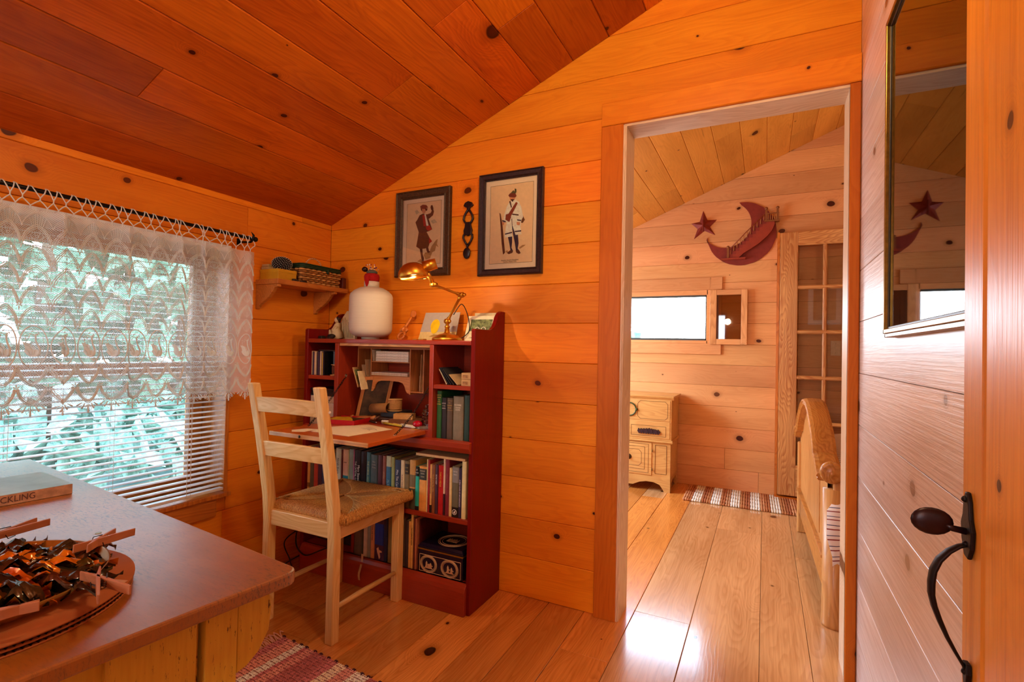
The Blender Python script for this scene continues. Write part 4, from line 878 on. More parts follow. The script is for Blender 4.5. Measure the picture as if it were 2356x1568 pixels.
for v in bm.verts:
    n_ = math.sin(9*v.co.x+3*v.co.z)*math.cos(8*v.co.y)*.16+math.sin(17*v.co.z+9*v.co.y)*.09+math.sin(23*v.co.x-11*v.co.y)*.06
    v.co *= 1+n_
bm.verts.index_update(); mb.add([(.835+v.co.x*.032, -.175+v.co.y*.055, .800+v.co.z*.052) for v in bm.verts], [[v.index for v in f.verts] for f in bm.faces], None, False); bm.free()
bag = glass_mat('clear_plastic', (.90, .88, .86), .9, 1.4)
single(mb, 'plastic_bag', bag, (.835, -.175, .75), 'crumpled clear plastic bag at the right of the desk bay', 'bag')
single(MB().obox((.835, -.235, .7505), (.8, .6, 0), (-.6, .8, 0), (0, 0, 1), .022, .008, .005).obox((.818, -.252, .7495), (.9, -.4, 0), (.4, .9, 0), (0, 0, 1), .016, .006, .004), 'eraser', plain('#8d8476', .6), (.83, -.24, BF), 'grey eraser stubs at the right front corner of the desk bay', 'eraser')
# on the writing flap
t = thing('flat_box', (.43, -.29, BF), 'shallow red box with yellow and brown contents on the writing flap', 'box')
R2 = Matrix.Translation((.43, -.29, BF)) @ Matrix.Rotation(.20, 4, 'Z')
def rloc(mb, **k): mb.xf(R2); return mb
o = rloc(MB().box(-.085, .085, -.07, .07, 0, .002).box(-.085, .085, -.07, -.068, 0, .022).box(-.085, .085, .068, .07, 0, .022).box(-.085, -.083, -.07, .07, 0, .022).box(.083, .085, -.07, .07, 0, .022)).build('tray', plain('#c0141a', .3), t)
rloc(MB().box(-.083, .083, -.068, .068, .002, .016)).build('insert', plain('#4a2c10', .7, vary=.4, nscale=40), t)
rloc(MB().prism([(-.07, -.05), (.0, -.06), (.06, -.045), (.03, .0), (-.02, .05), (-.075, .03)], lambda u, v, w: (u, v, w), .016, .021)).build('yellow_cards', plain('#d3a51c', .5, vary=.35, nscale=40), t)
t = thing('drawing_sheet', (.57, -.44, BF), 'cream sheet with a small ink sketch lying on the writing flap', 'paper')
MB().prism([(.455, -.435), (.490, -.552), (.705, -.560), (.735, -.330), (.560, -.285)], lambda u, v, w: (u, v, w), BF+.0006, BF+.0016).build('sheet', M_paper, t)
mb = MB()
for a, b, c, d, r in ((.60, -.38, .67, -.37, .0018), (.62, -.37, .665, -.35, .0014), (.63, -.40, .69, -.385, .0020), (.66, -.365, .70, -.39, .0014), (.61, -.355, .64, -.345, .0012), (.655, -.40, .68, -.41, .0016)):
    mb.tube([(a, b, BF+.0018), ((a+c)/2, (b+d)/2+.004, BF+.0018), (c, d, BF+.0018)], [r*.4, r, r*.3], 5, None, True, .25, (0, 0, 1))
mb.build('ink_sketch', plain('#4a3a2a', .8), t)
single(MB().prism([(.395, -.57), (.43, -.60), (.475, -.575), (.47, -.50), (.42, -.51)], lambda u, v, w: (u, v, w), BF+.0002, BF+.0006), 'paper_scrap', M_paper, (.43, -.55, BF), 'second cream sheet showing left of the chair post', 'paper')
# right bay upper shelf: leaning pamphlets and little boxes
z = .946
for i, (x, a, c, w_, lab) in enumerate([(.950, -.55, '#d8c8a8', .105, 'cream edged pamphlet leaning leftmost in the right bay'), (.960, -.62, '#1d1c26', .120, 'black pamphlet leaning on the cream edged one'), (.972, -.66, '#20202c', .125, 'dark blue-black booklet leaning in the right bay'), (.986, -.72, '#2a2628', .120, 'thick charcoal booklet leaning rightmost in the right bay'), (1.006, -.80, '#c2a47a', .085, 'tan card fan on top of the leaning booklets')]):
    leanp((x, -.17, z+.002), .14, w_*.72, a, c, lab, .0, .003, 'pamphlet')
for i, (z_, lab) in enumerate(((z, 'lower of two small tan card boxes on the right shelf'), (z+.028, 'upper of two small tan card boxes on the right shelf'))):
    t = thing('card_box', (1.055, -.20, z_), lab, 'box', 'small tan boxes on the right shelf')
    MB().bbox(1.028, 1.084, -.245, -.10, z_, z_+.027, .0015).build('carton', plain('#c7a06a', .6, vary=.08), t)
    MB().box(1.035, 1.062, -.2458, -.245, z_+.006, z_+.018).build('paper_tag', plain('#a87a4c', .6, vary=.4, nscale=120), t)
# ================================================================ rush-seated chair
CP = dict(knot='#5a2a10', knots=0, rough=.42, bump=.12, vary=.03, streak=.5)
CL_, CD_ = (.94, .64, .26), (.76, .42, .12)
M_cz = wood('chair_pine', CL_, CD_, 'Z', **CP); M_cx = wood('chair_pine', CL_, CD_, 'X', **CP); M_cy = wood('chair_pine', CL_, CD_, 'Y', **CP)
ch = thing('dining_chair', (.58, -.49, 0), 'pale pine ladder-back chair with a woven rush seat at the writing desk', 'chair')
def post(x):
    """rear leg rising into the raked back post"""
    P = [(0, -.690), (.40, -.690), (.50, -.697), (.60, -.712), (.75, -.738), (.955, -.778)]
    n = len(P); w = [.036, .036, .037, .037, .035, .033]; front = [(y+w[i]*(1.0 if z < .45 else 1.0), z) for i, (z, y) in enumerate(P)]
    outl = [(y, z) for z, y in P]+front[::-1]
    return MB().prism(outl, yz, x, x+.036).build('leg', M_cz, ch, .004)
post(.384); post(.736)
for x in (.386, .734): MB().bbox(x, x+.038, -.318, -.282, 0, .435, .003).build('leg', M_cz, ch)
def slat(zc, h, y):
    bow = lambda u: .022*math.sin(PI*u)
    mb = MB(); N = 14; v = []
    for i in range(N+1):
        u = i/N; x = .402+.352*u; b = bow(u); top = h/2+.012*math.sin(PI*u)*.4
        for dy, dz in ((-.008, -h/2+.004*math.sin(PI*u)), (-.008, top), (.008, top), (.008, -h/2+.004*math.sin(PI*u))):
            zz = zc+dz; v.append((x, y+b*.0-.013*math.sin(PI*u)+dy-(dz)*.19, zz))
    f = [(i*4+k, i*4+(k+1) % 4, (i+1)*4+(k+1) % 4, (i+1)*4+k) for i in range(N) for k in range(4)]+[(3, 2, 1, 0), (N*4, N*4+1, N*4+2, N*4+3)]
    return mb.add(v, f, None, False).build('back_slat', M_cx, ch, .003)
slat(.872, .058, -.748); slat(.696, .060, -.712)
MB().bbox(.420, .736, -.684, -.664, .386, .446, .003).build('seat_rail', M_cx, ch)
MB().bbox(.424, .734, -.308, -.288, .380, .440, .003).build('seat_rail', M_cx, ch)
for x in (.392, .748): MB().bbox(x, x+.020, -.655, -.315, .382, .436, .003).build('seat_rail', M_cy, ch)
for x in (.405, .754): MB().tube([(x, -.664, .125), (x, -.500, .127), (x, -.310, .124)], [.0085, .0105, .0085], 12).build('stretcher', M_cy, ch)
MB().lathe([(.0, 0), (.0055, 0), (.0055, .002), (.002, .0025), (.0, .002)], (.772, -.728, .862), 12, None, (1, 0, 0)).build('screw_cap', plain('#e8e0d8', .4), ch)
# rush seat: cords laid over each rail and in to the diagonals
rs = NT('woven_rush'); nz = rs.noise(rs.mapping(rs.obj(), (60, 60, 60)), 3, 3, .7)
M_rush = rs.fin(rs.mix(rs.sstep(nz, .3, .7), lin('#e2ac5c'), lin('#a87030')), .5, 0, .35)
sx0, sx1, sy0, sy1 = .388, .800, -.662, -.262; scx, scy = (sx0+sx1)/2, (sy0+sy1)/2
mb = MB(); hx, hy = (sx1-sx0)/2, (sy1-sy0)/2
mb.ball((scx, scy, .466), .012, None, 10, 6, (1, 1, .45)).grid(8, 8, lambda u, v: (sx0+.01+(sx1-sx0-.02)*u, sy0+.01+(sy1-sy0-.02)*v, .4715-.012*max(0, 4*(max(abs(u-.5), abs(v-.5))-.42))))
rr = random.Random(2)
def cords(n, fn):
    for i in range(n):
        s_ = -1+2*(i+.5)/n
        jit = rr.uniform(-.0008, .0008); q = []
        m_ = abs(s_)
        for t_, z_ in ((1.0, .437), (1.02, .450), (1.005, .466), (.95, .4755), (.85, .4765), ((1+m_)/2, .4740), (m_+.0, .4715)):
            if t_ < m_-1e-6: continue
            q.append(fn(s_, t_, z_+jit+rr.uniform(-.0006, .0006)))
        mb.tube(q, .0036, 6)
cords(56, lambda s_, t_, z_: (scx+s_*hx*min(1, t_+.02), scy-t_*hy, z_) )
cords(56, lambda s_, t_, z_: (scx+s_*hx*min(1, t_+.02), scy+t_*hy, z_) )
cords(54, lambda s_, t_, z_: (scx-t_*hx, scy+s_*hy*min(1, t_+.02), z_) )
cords(54, lambda s_, t_, z_: (scx+t_*hx, scy+s_*hy*min(1, t_+.02), z_) )
mb.build('seat', M_rush, ch)
# ================================================================ worn table in the foreground
tt = NT('worn_table_top'); co = tt.obj()
big = tt.noise(co, 3, 3, .6); st = tt.noise(tt.mapping(co, (4, 30, 30)), 2, 4, .7)
scr = tt.sstep(tt.noise(tt.mapping(co, (46, 150, 40), (0, 0, .5)), 1.6, 5, .8), .56, .585); scr2 = tt.sstep(tt.noise(tt.mapping(co, (16, 110, 40), (0, 0, -.4)), 2.4, 4, .75), .575, .60)
area_ = tt.sstep(tt.noise(co, 4, 2), .40, .60)
col = tt.mix(st, lin('#a05c12'), lin('#743e0a')); col = tt.mix(tt.sstep(big, .35, .7), col, lin('#ae6a18'))
col = tt.mix(tt.math('MULTIPLY', tt.math('MAXIMUM', scr, scr2), tt.math('MULTIPLY_ADD', area_, .75, .2)), col, lin('#241008'))
tt.bump(tt.math('ADD', tt.math('MULTIPLY', scr, -.6), tt.math('MULTIPLY', st, .15)), .4, .001)
M_top = tt.fin(col, .40, 0, .5, 1.0); tt.b.inputs['Coat Roughness'].default_value = .36; tt.b.inputs['Coat IOR'].default_value = 1.75
yt = NT('crackled_ochre_paint'); co = yt.obj()
cr = yt.sstep(yt.noise(yt.mapping(co, (70, 70, 12)), 2, 5, .75), .60, .66); n2 = yt.noise(yt.mapping(co, (70, 70, 6)), 2, 3, .6)
col = yt.mix(n2, lin('#e0bc40'), lin('#c09028')); col = yt.mix(cr, col, lin('#4a2a08')); yt.bump(yt.math('MULTIPLY', cr, -1), .3, .001)
M_och = yt.fin(col, .5, 0, .4)
tb = thing('work_table', (1.0, -1.85, 0), 'scarred brown-topped table with an ochre painted base, in the foreground', 'table')
ang = -.112
TM = Matrix.Translation((1.503, -1.492, 0)) @ Matrix.Rotation(ang, 4, 'Z')   # local: corner at origin, table spans -x and -y
r_ = .022; cor = [(-.0-r_+r_*math.cos(a), -r_+r_*math.sin(a)) for a in [PI/2*(1-k/6) for k in range(7)]]
top = [(-1.35, 0)]+cor+[(0, -.95), (-1.35, -.95)]
mb = MB().prism(top, lambda u, v, w: (u, v, w), .716, .738); mb.xf(TM); o = mb.build('table_top', M_top, tb, .004)
def tb_(name, mat, f, bev=.002, parent=tb):
    mb = MB(); f(mb); mb.xf(TM); return mb.build(name, mat, parent, bev)
tb_('leg', M_och, lambda m: m.box(-.052, -.026, -.135, -.088, 0, .716))
tb_('leg', M_och, lambda m: m.box(-.075, -.026, -.90, -.85, 0, .716))
tb_('leg', M_och, lambda m: m.box(-1.30, -1.25, -.13, -.088, 0, .716))
tb_('leg', M_och, lambda m: m.box(-1.30, -1.25, -.90, -.85, 0, .716))
tb_('side_panel', M_och, lambda m: m.box(-.055, -.040, -.85, -.138, .08, .716))
tb_('side_panel', M_och, lambda m: m.box(-1.25, -.052, -.108, -.096, .08, .716))
tb_('stile', M_och, lambda m: m.box(-.042, -.030, -.255, -.145, .08, .716))
br = [(-.086, .716), (-.036, .716), (-.030, .68), (-.034, .645), (-.050, .618), (-.070, .604), (-.086, .60)]
tb_('bracket', M_och, lambda m: m.prism(br, lambda u, v, w: (w, u, v), -.050, -.030))
# ---- chess-board-like book lying on the table
bk = thing('table_book', (.60, -1.53, .738), 'large flat pale book with a worn paper spine lying at the back of the table', 'book')
c0, c1 = Vector((.735, -1.475, .7385)), Vector((.722, -1.602, .7385))
u_ = (c0-c1).normalized(); v_ = Vector((-u_.y, u_.x, 0))
# near edge runs from (0,1510-ish) to the corner; far edge goes back to (.525,-1.458)
P4 = [Vector((.735, -1.474, 0)), Vector((.545, -1.462, 0)), Vector((.30, -1.54, 0)), Vector((.40, -1.75, 0)), Vector((.640, -1.585, 0))]
P4 = [Vector((.697, -1.462, 0)), Vector((.500, -1.444, 0)), Vector((.475, -1.735, 0)), Vector((.672, -1.753, 0))]
def quad(P, z0, z1, ins=0):
    c = sum(P, Vector((0, 0, 0)))/len(P); Q = [p+(c-p).normalized()*ins for p in P]
    return MB().prism([(p.x, p.y) for p in Q], lambda u, v, w: (u, v, w), z0, z1)
quad(P4, .7385, .7405).build('cover', plain('#7d8a86', .35, vary=.25, nscale=14), bk)
quad(P4, .760, .762).build('cover', plain('#86958f', .32, vary=.30, nscale=9), bk)
quad(P4, .7405, .760, .004).build('pages', plain('#c79a70', .8, vary=.2, nscale=60), bk)
e0, e1 = P4[3], P4[0]; ed = (e0-e1).normalized(); en = Vector((ed.y, -ed.x, 0)); en = en if en.x > 0 else -en
o = MB().add([e1+en*.001+Vector((0, 0, .739)), e0+en*.001+Vector((0, 0, .739)), e0+en*.001+Vector((0, 0, .7615)), e1+en*.001+Vector((0, 0, .7615)), e1-en*.002+Vector((0, 0, .739)), e0-en*.002+Vector((0, 0, .739)), e0-en*.002+Vector((0, 0, .7615)), e1-en*.002+Vector((0, 0, .7615))], [(0, 1, 2, 3), (4, 7, 6, 5), (0, 4, 5, 1), (3, 2, 6, 7), (0, 3, 7, 4), (1, 5, 6, 2)]).build('spine', plain('#b98a68', .6, vary=.3, nscale=45), bk)
textmesh("'S DUCKLING", .0195, plain('#5b3c36', .6), 'spine_lettering', bk, (e0+(e1-e0)*.60+en*.0014+Vector((0, 0, .7502))), -ed, (0, 0, 1), squeeze=.85)
# sequins
for i, (x, y) in enumerate([(.869, -1.621), (.898, -1.619), (.889, -1.629), (.900, -1.609), (.985, -1.655), (1.016, -1.659), (1.044, -1.567), (.80, -1.66)]):
    single(MB().lathe([(0, 0), (.0050, .0), (.0052, .0006), (0, .0010)], (x, y, .7382), 14), 'sequin', plain('#b9d8cc', .15, .3), (x, y, .7382), 'tiny pale green sequin '+['between book and foil dish, leftmost', 'second from the left behind the dish', 'nearest of the cluster left of centre', 'farthest of the cluster left of centre', 'just behind the cardboard disc, left', 'just behind the cardboard disc, right', 'alone in the pale middle of the table', 'near the left frame edge behind the disc'][i], 'sequin', 'loose sequins on the table')
# ---- round cardboard disc with the foil dish, pegs
TC = Vector((1.223, -1.800, .738))
cd = thing('cardboard_disc', TC, 'round corrugated cardboard disc on the table, rimmed in brown', 'cardboard')
M_kraft = plain('#a45a26', .75, vary=.12, nscale=12); M_kd = plain('#4a2a12', .9)
MB().lathe([(0, 0), (.180, 0), (.180, .0022), (0, .0022)], TC, 64).build('lower_liner', M_kraft, cd)
MB().lathe([(0, 0), (.180, 0), (.180, .0022), (0, .0022)], TC+Vector((0, 0, .0065)), 64).build('middle_liner', M_kraft, cd)
MB().lathe([(0, 0), (.182, 0), (.182, .0024), (0, .0024)], TC+Vector((0, 0, .0130)), 64).build('upper_liner', M_kraft, cd)
for zz in (.0022, .0087):
    mb = MB(); N = 300
    v = []; 
    for k in range(N):
        a = 2*PI*k/N; r = .179; h = .0043*(k % 2)
        v += [TC+Vector((r*math.cos(a), r*math.sin(a), zz+h)), TC+Vector(((r-.02)*math.cos(a), (r-.02)*math.sin(a), zz+h))]
    mb.add(v, [(2*k, 2*((k+1) % N), 2*((k+1) % N)+1, 2*k+1) for k in range(N)]); mb.build('fluting', M_kd, cd)
single(MB().prism([(1.318, -1.678), (1.345, -1.668), (1.358, -1.690), (1.335, -1.702)], lambda u, v, w: (u, v, w), .7536, .7541), 'tape_scrap', plain('#c49a78', .5), (1.34, -1.685, .7536), 'pale paper tape stuck near the right rim of the disc', 'tape')
ds = thing('foil_dish', TC+Vector((0, 0, .0155)), 'shallow dish heaped with crinkled green and amber cellophane leaves', 'dish')
MB().lathe([(.02, .001), (.115, .001), (.137, .008), (.149, .024), (.151, .025), (.139, .010), (.115, .004), (.02, .004)], TC+Vector((0, 0, .0150)), 56).build('dish', plain('#a8702a', .3, .5), ds)
def foil(h1, h2, nm):
    t_ = NT(nm); nz_ = t_.noise(t_.obj(), 18, 3, .6); c_ = t_.mix(t_.sstep(nz_, .4, .6), lin(h1), lin(h2))
    t_.bump(t_.noise(t_.obj(), 60, 2), .5, .003); return t_.fin(c_, .16, .35, .9)
FM = [foil('#2a3014', '#4a3a12', 'green_foil'), foil('#b8560c', '#e0881c', 'amber_foil'), foil('#1f1710', '#3b3320', 'dark_foil'), foil('#5a2a18', '#3a2412', 'brown_foil')]
rf = random.Random(21)
for i in range(140):
    a = rf.uniform(0, 2*PI); q = .128*math.sqrt(rf.random()); L = rf.uniform(.06, .11); Wd = rf.uniform(.008, .017)
    c = TC+Vector((q*math.cos(a), q*math.sin(a), .024+.026*(1-q/.135)+rf.uniform(0, .012))); yaw = a+rf.uniform(-.5, .5); pit = rf.uniform(-.05, .35); ph = rf.uniform(0, 6)
    X_ = Vector((math.cos(yaw)*math.cos(pit), math.sin(yaw)*math.cos(pit), -math.sin(pit)*.6)); Y_ = Vector((-math.sin(yaw), math.cos(yaw), 0)); Zv = X_.cross(Y_)
    mb = MB(); NU = 9
    def lf_(u, v):
        w_ = Wd*math.sin(PI*min(1, u*1.02+.02))**.7; s2 = (v-.5)*2
        return c+X_*(L*(u-.4))+Y_*(w_*s2)+Zv*(.006*math.sin(6*u*2+ph)+.009*(1-s2*s2)*math.sin(ph+3*u)+.004*math.sin(11*u+5*v+ph))
    mb.grid(NU, 5, lf_, None, True)
    mb.build('foil_leaf', FM[(i*7) % 4 if q > .08 else rf.choice([1, 1, 3])], ds)
# clothes pegs
M_peg = wood('peg_wood', (.50, .19, .08), (.34, .11, .04), 'X', rough=.5, vary=.08)
def peg(p, yaw, open_, lab, tilt=0., roll=0.):
    """wooden spring peg: two tapered halves and a coil spring"""
    t_ = thing('clothes_peg', p, lab, 'peg', 'wooden clothes pegs round the disc', world=False); t_.rotation_euler = (roll, tilt, yaw)
    for s_ in (1, -1):
        P = [(-.052, .0015), (-.052, .0036), (-.022, .0065), (.0, .0068), (.052, .0048), (.052, .0018), (.004, .0018)]
        mb = MB().prism([(x, s_*(y)) for x, y in P], lambda u, v, w: (u, v, w), -.006, .006)
        mb.xf(Matrix.Rotation(s_*open_, 4, 'Z')); mb.build('half', M_peg, t_, .0008)
    mb = MB()
    for k in range(3): mb.tube([(.002+.0045*math.cos(a), .0045*math.sin(a), -.004+.003*k+.0005*a) for a in [2*PI*i/12 for i in range(13)]], .0007, 5, caps=False)
    mb.tube([(.002, .0045, .0072), (-.012, .0085, .0072), (-.016, .0085, .0)], .0007, 5).tube([(.002, -.0045, -.0072), (-.012, -.0085, -.0072), (-.016, -.0085, 0)], .0007, 5)
    mb.build('spring', plain('#3a3230', .35, .9), t_); return t_
peg((1.250, -1.655, .792), math.atan2(-1.613+1.706, 1.224-1.281)+0.0, .24, 'open wooden peg clipped at the back rim of the disc', .10)
peg((1.402, -1.728, .786), -.18, .26, 'open wooden peg clipped at the right rim of the disc', .0)
peg((1.392, -1.845, .790), -1.95, .10, 'closed peg at the near rim of the disc, bottom left corner', .0)
peg((1.062, -1.700, .786), 1.9, .2, 'peg at the far left rim of the disc, just inside the frame', .0)
# ================================================================ rag rug by the chair
rgm = []
for c in ('#dc9a8e', '#efc4b0', '#f8ecdc', '#c87a7e', '#f4d8c8', '#e4a090', '#f8f0e2', '#b86c6c', '#f2d8c0'): rgm.append(plain(c, .95, bumpy=.8, nscale=180, vary=.25))
rg = thing('rag_rug', (.95, -1.15, 0), 'pink and cream striped woven rag rug on the floor by the table', 'rug')
# far edge runs (.571,-.727) -> (1.061,-.758); left fringe edge (.571,-.727)->(.517,-.866)
RO = Vector((.575, -.735, 0)); RX = Vector((.49, -.035, 0)).normalized(); RY = Vector((-RX.y*-1*-1, 0, 0)); RY = Vector((RX.y, -RX.x, 0))
rk = random.Random(4); x = 0; k = 0
mbs = [MB() for _ in rgm]; NW = 92; RW = .62
while x < 1.05:
    mi = rk.randrange(len(rgm)); run = rk.randint(2, 6)
    for _ in range(run):
        # one rag weft strand along RY, beaded by the warp
        q = []; rr_ = []
        for j in range(47):
            v_ = RW*j/46; q.append(RO+RX*(x+.0045+rk.uniform(-.0006, .0006))+RY*v_+Vector((0, 0, .0050+.0016*math.sin(j*PI+k*PI)))); rr_.append(.0042+.0012*math.sin(j*PI/2*1.0+k*PI))
        mbs[mi].tube(q, rr_, 5); x += .0088; k += 1
        if x > 1.05: break
for mb, m_ in zip(mbs, rgm):
    if mb.v: o = mb.build('weft', m_, rg); o['kind'] = 'stuff'
mb = MB()
for j in range(60):
    v_ = RW*(j+.5)/60; mb.tube([RO+RX*(.002+1.045*i/30)+RY*v_+Vector((0, 0, .0075+.0018*(-1)**(i+j))) for i in range(31)], .0014, 4)
o = mb.build('warp', plain('#8a4440', .9), rg); o['kind'] = 'stuff'
mb = MB()
for j in range(100):
    v_ = RW*(j+rk.random())/100; a = rk.uniform(-.02, .02); L = rk.uniform(.035, .06)
    mb.tube([RO+RY*v_+Vector((0, 0, .006)), RO+RY*(v_+a*.4)-RX*L*.5+Vector((0, 0, .012)), RO+RY*(v_+a)-RX*L*.9+Vector((0, 0, .010)), RO+RY*(v_+a*1.6)-RX*L*.8+Vector((0, 0, .003))], .0022, 4)
o = mb.build('fringe', plain('#e0a890', .9), rg); o['kind'] = 'stuff'
mb = MB()
for j in range(26):
    mb.ball(RO+RX*(.04*j+rk.uniform(0, .02))+RY*(-.002)+Vector((0, 0, .006)), .007, None, 7, 5, (1.3, .8, .8))
mb.build('selvage', plain('#43181c', .95), rg)['kind'] = 'stuff'
# ================================================================ venetian blind and lace curtain
M_slat = plain('#e9ecf0', .35, vary=.03)
vb = thing('venetian_blind', (0.0, -1.28, .45), 'white venetian blind of thin horizontal slats hanging in the left window', 'blind')
sm = []
mb = MB(); N = 5
for k in range(N+1):
    u = k/N-.5; sm.append((u*.025, .0020*(1-4*u*u)-u*.0036))
mb.prism([(a, b) for a, b in sm]+[(a, b-.0005) for a, b in sm[::-1]], lambda u, v, w: (u, w, v), -.672, .672)
s0 = mb.build('slat', M_slat, None, label=None); s0.parent = vb; vb_o = Vector((0.0, -1.28, .45)); s0.location = Vector((.0, -1.279, .476))-vb_o
for k in range(1, 48):
    c = s0.copy(); COL.objects.link(c); c.parent = vb; c.location = Vector((.0, -1.279, .476+.0219*k))-vb_o
MB().bbox(-.013, .013, -1.951, -.607, .448, .460, .002).build('bottom_rail', M_slat, vb)
MB().bbox(-.016, .020, -1.951, -.605, 1.515, 1.545, .002).build('head_rail', M_slat, vb)
for y in (-1.345, -1.045, -.755, -1.65):
    MB().tube([(.0142, y, .455), (.0142, y, 1.52)], .0007, 4).tube([(-.0142, y, .455), (-.0142, y, 1.52)], .0007, 4).build('ladder_cord', plain('#e0ddd4', .7), vb)
MB().tube([(.018, -.772, 1.50), (.019, -.770, .9), (.018, -.774, .50), (.022, -.776, .44)], .0012, 5).tube([(.021, -.764, 1.50), (.021, -.764, .9), (.022, -.762, .52)], .0010, 5).build('pull_cord', plain('#e6dcc8', .7), vb)
# rod
M_rod = plain('#15100e', .35, .5)
rd = thing('curtain_rod', (.09, -1.3, 1.585), 'black iron curtain rod with a hooked bracket and ball end above the left window', 'rod')
MB().tube([(.09, -2.15, 1.583), (.09, -.548, 1.583)], .0075, 12).build('rod', M_rod, rd)
MB().ball((.09, -.540, 1.583), .0115, None, 14, 10).build('finial', M_rod, rd)
MB().tube([(.0, -.560, 1.575), (.05, -.560, 1.570), (.085, -.560, 1.568), (.100, -.560, 1.576), (.105, -.560, 1.596), (.094, -.564, 1.612)], [.005, .005, .006, .006, .005, .001], 8).box(0, .003, -.568, -.552, 1.56, 1.59).build('hook_bracket', M_rod, rd)
# lace: a pleated cloth; cloth coordinate s runs along the rod, z is height
def pleat(s):
    """s in metres of cloth -> (x, y); gathers towards the right end"""
    y = -.548 - s*.86
    d = math.exp(-((s-.30)/.09)**2)                       # the bunched folds near the right
    y += -.012*math.sin(2*PI*s/.115+.5)*(.35+1.1*d)
    x = .098 + (.007+.016*d)*math.sin(2*PI*s/.115) + .004*math.sin(2*PI*s/.33)
    for s0_, a_ in ((.83, .016), (1.05, .012), (.60, .010)): # a few single folds
        g_ = math.exp(-((s-s0_)/.018)**2); x += a_*g_*2
    return x, y
SW, ZT, ZB = 1.82, 1.520, .890
MWd = .0855          # motif width in the cloth
lc = NT('lace_net'); uvn = lc.n('ShaderNodeUVMap'); spn = lc.n('ShaderNodeSeparateXYZ'); lc.l(uvn.outputs[0], spn.inputs[0])
def sinp(a, p): return lc.math('SINE', lc.math('MULTIPLY', a, 2*PI/p))
net = lc.math('MULTIPLY', sinp(spn.outputs[0], .0068), sinp(spn.outputs[1], .0068))
hole = lc.sstep(net, .05, .22)                             # 1 = hole
dense = lc.sstep(spn.outputs[1], 1.455, 1.475)             # the heading under the lattice is closely worked
hole = lc.math('MULTIPLY', hole, lc.math('MULTIPLY_ADD', dense, -.65, 1.0))
tr_ = lc.n('ShaderNodeBsdfTransparent'); df = lc.n('ShaderNodeBsdfDiffuse'); tl = lc.n('ShaderNodeBsdfTranslucent'); m1 = lc.n('ShaderNodeMixShader'); m2 = lc.n('ShaderNodeMixShader')
lc.t.nodes.remove(lc.b); nzl = lc.noise(lc.obj(), 300, 2); cl_ = lc.mix(nzl, lin('#dfe0dc'), lin('#f2f4f0'))
lc.l(cl_, df.inputs[0]); lc.l(cl_, tl.inputs[0]); m1.inputs[0].default_value = .35; lc.l(df.outputs[0], m1.inputs[1]); lc.l(tl.outputs[0], m1.inputs[2])
lc.l(lc.math('MULTIPLY_ADD', hole, .74, .26), m2.inputs[0]); lc.l(m1.outputs[0], m2.inputs[1]); lc.l(tr_.outputs[0], m2.inputs[2]); lc.l(m2.outputs[0], lc.out.inputs[0])
M_net = lc.m
th_ = NT('lace_thread'); th_.t.nodes.remove(th_.b); d1 = th_.n('ShaderNodeBsdfDiffuse'); t1 = th_.n('ShaderNodeBsdfTranslucent'); mx_ = th_.n('ShaderNodeMixShader')
nq = th_.noise(th_.obj(), 200, 2); cq = th_.mix(nq, lin('#dfe0dc'), lin('#f4f6f2')); th_.l(cq, d1.inputs[0]); th_.l(cq, t1.inputs[0]); mx_.inputs[0].default_value = .15
th_.l(d1.outputs[0], mx_.inputs[1]); th_.l(t1.outputs[0], mx_.inputs[2]); th_.l(mx_.outputs[0], th_.out.inputs[0]); M_thr = th_.m
lcur = thing('lace_curtain', (.09, -1.3, .85), 'cream lace curtain with arches and a border of swans over the left window', 'curtain')
NSX = 420
me = bpy.data.meshes.new('net'); NZ = 8; vs = []; fs = []; uvs = []
for j in range(NZ+1):
    z = ZB+(ZT-ZB)*j/NZ
    for i in range(NSX+1):
        s = SW*i/NSX; x, y = pleat(s); k_ = 1+.5*(1-j/NZ); vs.append((.098+(x-.098)*k_-.09, y+1.3, z-.85)); uvs.append((s, z))
for j in range(NZ):
    for i in range(NSX):
        a = j*(NSX+1)+i; fs.append((a, a+1, a+NSX+2, a+NSX+1))
me.from_pydata(vs, [], fs); ul = me.uv_layers.new(name='UVMap')
for L_ in me.loops: ul.data[L_.index].uv = uvs[L_.vertex_index]
me.materials.append(M_net)
for p in me.polygons: p.use_smooth = True
o = bpy.data.objects.new('net', me); COL.objects.link(o); o.parent = lcur
def cloth(s, z, off=.0022):
    x, y = pleat(s); k_ = 1+.5*(ZT-z)/(ZT-ZB); return Vector((.098+(x-.098)*k_+off, y, z))
cord = MB(); thick = MB(); fine_ = MB(); sw = MB(); fan = MB()
def cv(mb, pts, r, seg=4): mb.tube([cloth(s, z) for s, z in pts], r, seg, caps=False)
nM = int(SW/MWd)
ROWZ = [1.154, 1.219, 1.284, 1.349, 1.414]
